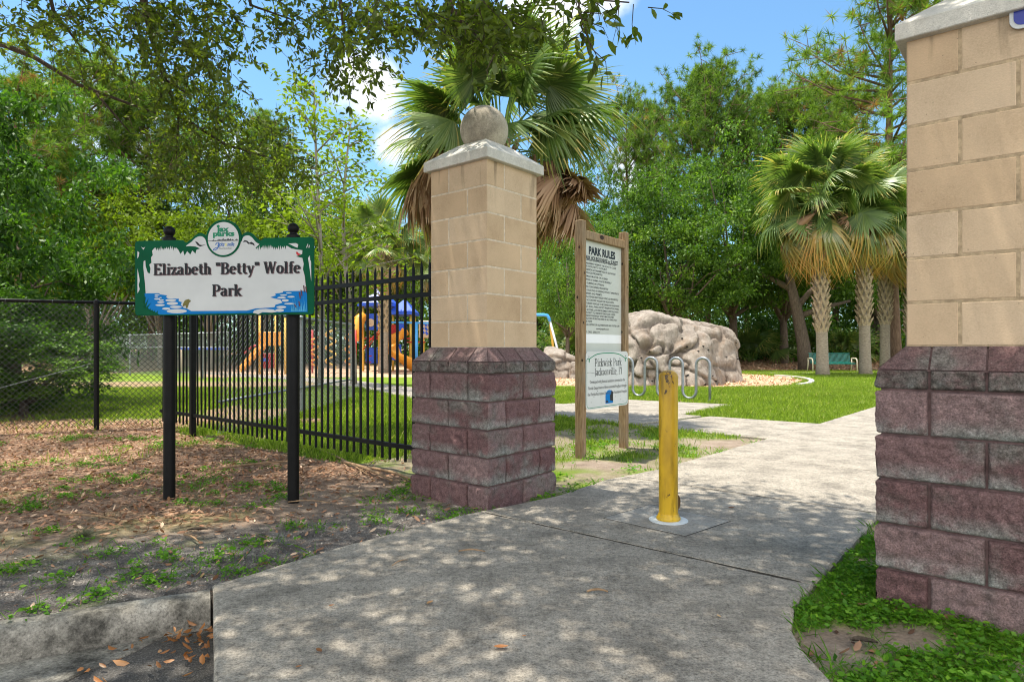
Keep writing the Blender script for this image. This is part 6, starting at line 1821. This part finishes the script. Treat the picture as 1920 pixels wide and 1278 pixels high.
# pale concrete edging round the mulch
def edging(name, pts, w, h):
    mb = MB(); pts = [Vector((*p, 0)) for p in pts]
    L_ = []; R_2 = []
    for i, p in enumerate(pts):
        t = (pts[min(i + 1, len(pts) - 1)] - pts[max(i - 1, 0)]).normalized(); s = Vector((-t.y, t.x, 0)); L_.append(p + s * w / 2); R_2.append(p - s * w / 2)
    n = len(pts); vs = [p + Z3 * -.1 for p in L_] + [p + Z3 * h for p in L_] + [p + Z3 * h for p in R_2] + [p - Z3 * .1 for p in R_2]
    fs = []
    for i in range(n - 1):
        for k in range(3): fs.append((k * n + i, k * n + i + 1, (k + 1) * n + i + 1, (k + 1) * n + i))
    fs += [(0, n, 2 * n, 3 * n), (n - 1, 4 * n - 1, 3 * n - 1, 2 * n - 1)]
    mb.add(vs, fs); return structure(mb.build(name, M['edging']))
edging('mulch_edging', sm_curve([(5.9, 18.7), (8.0, 19.4), (9.6, 20.9), (10.8, 23.2), (11.4, 25.6), (11.3, 27.5)], 5)[8:], .16, .05)
mb = MB(); slab(mb, [(4, 30.6), (32, 30.6), (32, 31.5), (4, 31.5)], top=.0, bot=-.2); structure(mb.build('far_walk', M['edging']))

# ================================================================== GROUND COVER
def scatter(n, x0, x1, y0, y1, rg): return rg.uniform(x0, x1, n), rg.uniform(y0, y1, n)
rgg = np.random.default_rng(77)
def blades(name, label, x, y, h, w, mt, seed, lean=.45, tone=None):
    rg = np.random.default_rng(seed); n = len(x); z = gz(x, y) - .004
    az = rg.uniform(0, 2 * PI, n); wv = np.stack([np.cos(az), np.sin(az), 0 * az], 1) * (w / 2)[:, None]
    p = np.stack([x, y, z], 1); ld = rg.normal(size=(n, 2)) * lean; tip = p + np.stack([ld[:, 0] * h, ld[:, 1] * h, h], 1)
    mid_ = p + (tip - p) * .55; mid_[:, 2] += h * .10
    V_ = np.stack([p - wv, p + wv, mid_ + wv * .75, tip, mid_ - wv * .75], 1).reshape(-1, 3)
    lv = np.clip(rg.normal(.5, .2, n) + (0 if tone is None else tone), 0, 1)
    return stuff(link(name, npmesh(name, V_, np.arange(n * 5), 5, M[mt], lv=np.repeat(lv, 5))), label, 'grass')
def grass_pts(n, x0, x1, y0, y1, dens, seed, pwr=1.0):
    rg = np.random.default_rng(seed); x, y = scatter(n, x0, x1, y0, y1, rg)
    g, l, gr, mu, on = zones(x, y)
    k = (rg.random(n) < (g ** pwr) * dens) & ~on & (np.abs(x) < .86 * y + .6)
    return x[k], y[k]
x, y = grass_pts(260000, -1, 15, 6.2, 19, 1.0, 1, 1.4)
hh = np.random.default_rng(3).uniform(.05, .10, len(x)) * np.clip(.7 + .05 * (y - 6), .7, 1.15)
blades('lawn', 'sunlit mown lawn on both sides of the path beyond the gate', x, y, hh, .007 + .0008 * (y - 6), 'lf_grass', 5, tone=.12 * (fbm(x * .8, y * .8, 9) - .5) * 2)
x, y = grass_pts(130000, 2, 24, 18, 34, 1.0, 2, 1.2)
blades('far_lawn', 'bright lawn by the boulder and the palms', x, y, np.random.default_rng(4).uniform(.06, .11, len(x)), .018 + .0 * y, 'lf_grass', 6)
x, y = grass_pts(230000, -13, 0, 6.6, 19, .9, 3, 1.5)
blades('fenced_lawn', 'grass with bare leafy patches behind the fences', x, y, np.random.default_rng(5).uniform(.05, .13, len(x)), .009 + .0009 * (y - 6), 'lf_grass', 7, tone=.15 * (fbm(x * .8, y * .8, 19) - .5) * 2)
# tufts hugging the path edges
xs_, ys_ = [], []
rd = random.Random(3)
for poly_, rngs in ((PL[3:12], 1), (PR[3:10], -1), (CROSS[:4], 1)):
    for a, b in zip(poly_[:-1], poly_[1:]):
        a = Vector(a); b = Vector(b); L = (b - a).length; d = (b - a) / L; nl = Vector((-d.y, d.x)) * rngs
        m = int(L / .012)
        for k in range(m):
            s = rd.random() * L; p = a + d * s
            if mn.noise(Vector((p.x * 2.3, p.y * 2.3, 5))) < .05: continue
            p = p + nl * abs(rd.gauss(0, .05)); xs_.append(p.x); ys_.append(p.y)
x, y = np.array(xs_), np.array(ys_); k = ~(inpoly(x, y, PATH) | inpoly(x, y, CROSS)); x, y = x[k], y[k]
blades('edge_grass', 'ragged grass growing along the edges of the path', x, y, np.random.default_rng(6).uniform(.03, .085, len(x)), np.full(len(x), .006), 'lf_weed', 8, .8)
# near weeds at the right corner and in the left dirt
x, y = grass_pts(110000, 1.0, 3.6, 1.5, 4.6, .8, 4, .8)
blades('corner_grass', 'lush weedy grass in the corner below the right pillar', x, y, np.random.default_rng(7).uniform(.012, .045, len(x)), np.random.default_rng(8).uniform(.0018, .0045, len(x)), 'lf_weed', 9, 1.1)
def weeds(name, label, cx, cy, npl, spread, size, seed):
    rg = np.random.default_rng(seed); P_, D_, S_ = [], [], []
    for a, b in zip(cx, cy):
        n = int(rg.integers(*npl)); o = rg.normal(size=(n, 2)) * spread * rg.uniform(.4, 1.4)
        xx, yy = a + o[:, 0], b + o[:, 1]; P_.append(np.stack([xx, yy, gz(xx, yy) + rg.uniform(.006, .045, n) * np.exp(-(o ** 2).sum(1) / (2 * spread ** 2 + 1e-6) * .5)], 1))
        dd = rg.normal(size=(n, 3)); dd[:, 2] = rg.uniform(-.1, .5, n); D_.append(dd); S_.append(rg.uniform(.6, 1.5, n) * size)
    P_ = np.concatenate(P_); D_ = np.concatenate(D_); S_ = np.concatenate(S_)
    k = ~(inpoly(P_[:, 0], P_[:, 1], PATH)); P_, D_, S_ = P_[k], D_[k], S_[k]
    lv = np.clip(rg.normal(.5, .2, len(P_)), 0, 1)
    return stuff(link(name, leafmesh(name, leaves(P_, D_, S_, S_ * .62, .5, .05, rg), lv, M['lf_weed'])), label, 'weeds')
rgw = np.random.default_rng(31)
cx_, cy_ = rgw.uniform(-6.8, -.2, 900), rgw.uniform(2.9, 8.6, 900)
g, l, gr, mu, on = zones(cx_, cy_); kd_ = kerb_d(cx_, cy_)
k = (~on) & (~beyond_fence(cx_, cy_)) & (kd_ > .05) & (fbm(cx_ * 1.4, cy_ * 1.4, 55) > .52)
hand = [G(565, 975), G(400, 1040), G(165, 1115), G(70, 990), G(100, 1080), G(30, 1060), G(225, 1080), G(600, 975), G(335, 935), G(255, 890), G(540, 925), G(410, 890), G(500, 1010), G(330, 1030), G(140, 895), G(45, 945), G(760, 950), G(840, 960), G(700, 965), G(60, 1135)]
cx_ = np.concatenate([cx_[k], np.repeat([h.x for h in hand], 2) + rgw.normal(0, .04, 2 * len(hand))]); cy_ = np.concatenate([cy_[k], np.repeat([h.y for h in hand], 2) + rgw.normal(0, .03, 2 * len(hand))])
weeds('weeds', 'small bright green weeds sprouting from the leaf litter', cx_, cy_, (8, 46), .045, .024, 32)
x = np.concatenate([rgw.normal(c, .06, 16) for c in cx_]); y = np.concatenate([rgw.normal(c, .06, 16) for c in cy_])
k = ~(inpoly(x, y, PATH)) & (kerb_d(x, y) > .0); x, y = x[k], y[k]
blades('sprout_grass', 'thin grass sprouts among the weeds', x, y, rgw.uniform(.015, .06, len(x)), np.full(len(x), .004), 'lf_weed', 33, 1.0)
cx_, cy_ = rgw.uniform(1.05, 2.7, 900), rgw.uniform(1.7, 4.2, 900); g, l, gr, mu, on = zones(cx_, cy_); k = (~on) & (g > .25)
weeds('clover', 'broad leaved clover patch below the right pillar', cx_[k], cy_[k], (10, 36), .05, .024, 34)
cx_, cy_ = rgw.uniform(-.2, 3.2, 380), rgw.uniform(4.8, 9.0, 380); g, l, gr, mu, on = zones(cx_, cy_); k = (~on) & (g > .3) & beyond_fence(cx_, cy_)
weeds('turf_weeds', 'weeds in the worn turf beside the rules board', cx_[k], cy_[k], (10, 30), .07, .03, 35)
# leaf litter
def litter(name, label, x, y, size, mt, seed, cat='leaf litter'):
    rg = np.random.default_rng(seed); n = len(x); p = np.stack([x, y, gz(x, y) + rg.uniform(.002, .012, n)], 1)
    d = rg.normal(size=(n, 3)); d[:, 2] = rg.normal(0, .22, n); S_ = rg.uniform(.6, 1.35, n) * size
    V_ = leaves6(p, d, S_, S_ * .42, .35, -.03, rg, .18)
    return stuff(link(name, leafmesh6(name, V_, np.clip(rg.normal(.5, .25, n), 0, 1), M[mt])), label, cat)
x, y = rgg.uniform(-9, -.2, 60000), rgg.uniform(2.8, 10.5, 60000); g, l, gr, mu, on = zones(x, y)
kd_ = kerb_d(x, y)
k = (~on) & (rgg.random(len(x)) < np.where(l > .05, l, .05) * .62 * (y > 3.2) + .03) & (kd_ > 0) & (np.abs(x) < .86 * y + .4)
litter('leaf_litter', 'carpet of dry brown oak leaves under the park name sign', x[k], y[k], .042, 'lf_litter', 51)
x, y = rgg.uniform(1.0, 3.4, 900), rgg.uniform(1.6, 4.4, 900); g, l, gr, mu, on = zones(x, y); k = ~on & (rgg.random(900) < .28)
litter('corner_litter', 'scattered brown leaves in the weeds below the right pillar', x[k], y[k], .055, 'lf_litter', 52)
x, y = rgg.uniform(-1, 22, 26000), rgg.uniform(18, 31, 26000); k = inpoly(x, y, MULCH)
litter('wood_chips', 'tan wood chip mulch around the boulders', x[k], y[k], .10, 'lf_chip', 53, 'mulch')
x, y = rgg.uniform(4, 30, 9000), rgg.uniform(34, 44, 9000)
litter('forest_litter', 'brown leaves on the woodland floor behind the bench', x, y, .16, 'lf_litter', 54)
# pine needles, crumbs and pebbles matted into the dirt
x, y = rgg.uniform(-7, 0, 16000), rgg.uniform(2.8, 8.5, 16000); g, l, gr, mu, on = zones(x, y); k = (~on) & (kerb_d(x, y) > 0) & (~beyond_fence(x, y)) & (rgg.random(16000) < .25 + .5 * l); x, y = x[k], y[k]; n = len(x)
az = rgg.uniform(0, 2 * PI, n); dv = np.stack([np.cos(az), np.sin(az), rgg.normal(0, .08, n)], 1); p = np.stack([x, y, gz(x, y) + .004], 1); w = np.stack([-dv[:, 1], dv[:, 0], 0 * az], 1) * .0016; Ln = rgg.uniform(.03, .13, n)[:, None]
V_ = np.stack([p - w, p + w, p + dv * Ln + w * .5, p + dv * Ln - w * .5], 1).reshape(-1, 3)
stuff(link('needle_litter', leafmesh('needle_litter', V_, np.clip(rgg.normal(.5, .25, n), 0, 1), M['lf_litter'])), 'thin brown pine needles and stalks matted on the dirt', 'needles')
x, y = rgg.uniform(-7, .6, 30000), rgg.uniform(2.6, 6.0, 30000); g, l, gr, mu, on = zones(x, y); k = (~on) & (kerb_d(x, y) > .0) & (rgg.random(30000) < gr * .8); x, y = x[k], y[k]; n = len(x)
s_ = rgg.uniform(.002, .006, n) * rgg.choice([1, 1, 1, 1.8], n); p = np.stack([x, y, gz(x, y) + s_ * .3], 1)
oc = np.array([(1, 0, 0), (0, 1, 0), (-1, 0, 0), (0, -1, 0), (0, 0, 1)], float); V_ = p[:, None, :] + oc[None] * s_[:, None, None] * rgg.uniform(.6, 1.2, (n, 5, 1))
F_ = (np.arange(n)[:, None, None] * 5 + np.array([(0, 1, 4), (1, 2, 4), (2, 3, 4), (3, 0, 4)])[None]).ravel()
m, nt, b_ = mat('grit_pebbles', (.3, .28, .26), .9); nt.links.new(ramp(nt, attr(nt, 'lv'), [(0, (.06, .055, .055)), (.6, (.19, .17, .155)), (1, (.40, .36, .32))]), b_.inputs['Base Color'])
stuff(link('grit', npmesh('grit', V_.reshape(-1, 3), F_, 3, m, lv=np.repeat(rgg.random(n) ** 1.5, 5))), 'loose grey grit and small pebbles along the kerb', 'gravel')
# leaf pile in the gutter corner
gxs, gys = [], []
for k_ in range(60):
    s, o_ = abs(rgg.normal(.05, .16)) + .02, .15 + abs(rgg.normal(.1, .22)); q = KA + KD * s + KN * o_; gxs.append(q.x); gys.append(q.y)
rg = np.random.default_rng(55); n = len(gxs); p = np.stack([gxs, gys, np.full(n, -.14) + rg.uniform(0, .02, n)], 1)
k = ~inpoly(p[:, 0], p[:, 1], PATH); p = p[k]; n = len(p); d = rg.normal(size=(n, 3)); d[:, 2] *= .25; S_ = rg.uniform(.028, .062, n)
stuff(link('gutter_leaves', leafmesh6('gutter_leaves', leaves6(p, d, S_, S_ * .42, .4, -.06, rg, .3), np.clip(rg.normal(.55, .25, n), 0, 1), M['lf_fallen'])), 'heap of orange brown leaves in the gutter corner by the path', 'leaf litter')
# single leaves lying on the path
def one_leaf(px, py, L, ang, label, curl=.25, mt='lf_fallen'):
    g0 = G(px, py); vs = []; fs = []; n = 6
    for i in range(n + 1):
        t = i / n; w = .24 * L * math.sin(PI * min(1, t * .93 + .06)) ** .8
        for s in (-1, 0, 1): vs.append(((t - .5) * L, s * w, .004 + curl * L * (abs(t - .5) ** 2) * 1.6 + (abs(s) * w * .5)))
    for i in range(n):
        for s in range(2): fs.append((i * 3 + s, i * 3 + s + 1, (i + 1) * 3 + s + 1, (i + 1) * 3 + s))
    mb = MB(); mb.add(vs, fs, 0, lv=random.uniform(.2, .8)); o = mb.build('fallen_leaf', M[mt], None, smooth=True)
    o.location = (g0.x, g0.y, 0.002); o.rotation_euler = (0, 0, R(ang)); tag(o, label, 'leaf', 'fallen leaves on the path')
one_leaf(940, 1216, .055, 8, 'curled orange leaf on the path nearest the bottom edge')
one_leaf(806, 1132, .042, 60, 'ragged red brown leaf lying on the shaded part of the path')
one_leaf(598, 1222, .040, 130, 'orange leaf on the path close to the kerb end')
one_leaf(622, 1137, .026, 30, 'tiny brown leaf on the path left of the ragged one')
one_leaf(1348, 1157, .026, 100, 'small brown leaf on the path near the right grass edge')
one_leaf(983, 1194, .016, 10, 'tiny orange speck of a leaf beside the curled one')
one_leaf(560, 1252, .022, 40, 'tiny orange leaf at the lower left of the path')
one_leaf(1372, 953, .05, 10, 'brown leaf on the sunny path right of the bollard')
# sticks and bark
def stick(px0, py0, px1, py1, r, label, bend=.02, z=-.02):
    a = G(px0, py0, z); b = G(px1, py1, z); mb = MB(); n = 7
    d = (b - a); s = Vector((-d.y, d.x, 0)).normalized()
    pts = [a + d * (i / n) + s * (bend * math.sin(PI * i / n) + .006 * mn.noise(Vector((i * 1.7, px0, 0)))) + Z3 * (r + .006 + .01 * math.sin(PI * i / n)) for i in range(n + 1)]
    mb.tube(pts, [r * (1 - .6 * abs(i / n - .4)) for i in range(n + 1)], 7); o = mb.build('stick', M['twig'], None, smooth=True, origin=tuple(a)); tag(o, label, 'stick', 'sticks on the leaf litter')
stick(110, 968, 225, 979, .008, 'straight pale stick on the litter left of the left sign post')
stick(395, 884, 560, 866, .011, 'long pale branch lying between the two sign posts')
stick(345, 1005, 372, 1018, .007, 'short stub of a twig in front of the left sign post', .0)
stick(640, 868, 735, 905, .016, 'flat dry strip of palm stalk at the foot of the pickets')
stick(600, 845, 690, 893, .010, 'thin dry stalk crossing under the pickets')
stick(690, 880, 770, 902, .014, 'dry palm stalk end touching the left pillar')
stick(655, 900, 705, 862, .008, 'thin twig across the stalks by the left pillar', -.02)
stick(540, 943, 620, 945, .005, 'thin root like twig right of the right sign post')
stick(860, 1036, 910, 1037, .005, 'short twig on the shaded path in front of the pillar', .004, .0)
stick(1100, 1113, 1140, 1113, .006, 'dark twig alone on the middle of the path', .003, .0)
stick(735, 1063, 765, 1052, .003, 'hair thin twig on the left part of the path', .003, .0)
def bark_piece(px, py, L, w, ang, label):
    g0 = G(px, py, -.02); mb = MB(); vs = []; fs = []; n, m = 9, 5
    for i in range(n + 1):
        for j in range(m + 1):
            t = i / n; s = j / m * 2 - 1; ww = w * (math.sin(PI * min(1, t * .9 + .08)) ** .5)
            vs.append(((t - .5) * L, s * ww, .012 + .55 * ww * s * s + .006 * mn.noise(Vector((t * 5, s * 2, px)))))
    for i in range(n):
        for j in range(m): q = i * (m + 1) + j; fs.append((q, q + 1, q + m + 2, q + m + 1))
    mb.add(vs, fs); o = mb.build('bark_piece', M['branch'], None, smooth=True); o.location = (g0.x, g0.y, -.02); o.rotation_euler = (0, 0, R(ang)); tag(o, label, 'bark', 'bits of bark')
bark_piece(1620, 1207, .10, .02, -15, 'curled dark brown bark flake in the corner grass')
bark_piece(1378, 988, .10, .016, -5, 'bark strip lying on the path right of the bollard footing')
bark_piece(370, 996, .13, .022, 5, 'brown bark strip on the dirt below the left sign post')
# ball of grey air plant on the litter
rg = np.random.default_rng(61); g0 = G(158, 1008, -.02); n = 420
d = unit(rg.normal(size=(n, 3))); d[:, 2] = np.abs(d[:, 2]); p = np.zeros((n, 3)); p[:, 2] = .01; w = unit(np.cross(d, rg.normal(size=(n, 3)))) * .0016; Ln = rg.uniform(.05, .11, n)[:, None]
tri = np.stack([p - w, p + w, p + d * Ln * np.array([1.2, 1.2, .8])], 1).reshape(-1, 3)
setmat('airplant', 'grey green air plant', (.16, .17, .10), .8)
o = link('air_plant', npmesh('air_plant', tri, np.arange(n * 3), 3, M['airplant']), loc=tuple(g0)); tag(o, 'grey green tuft of air plant fallen on the dirt', 'plant')
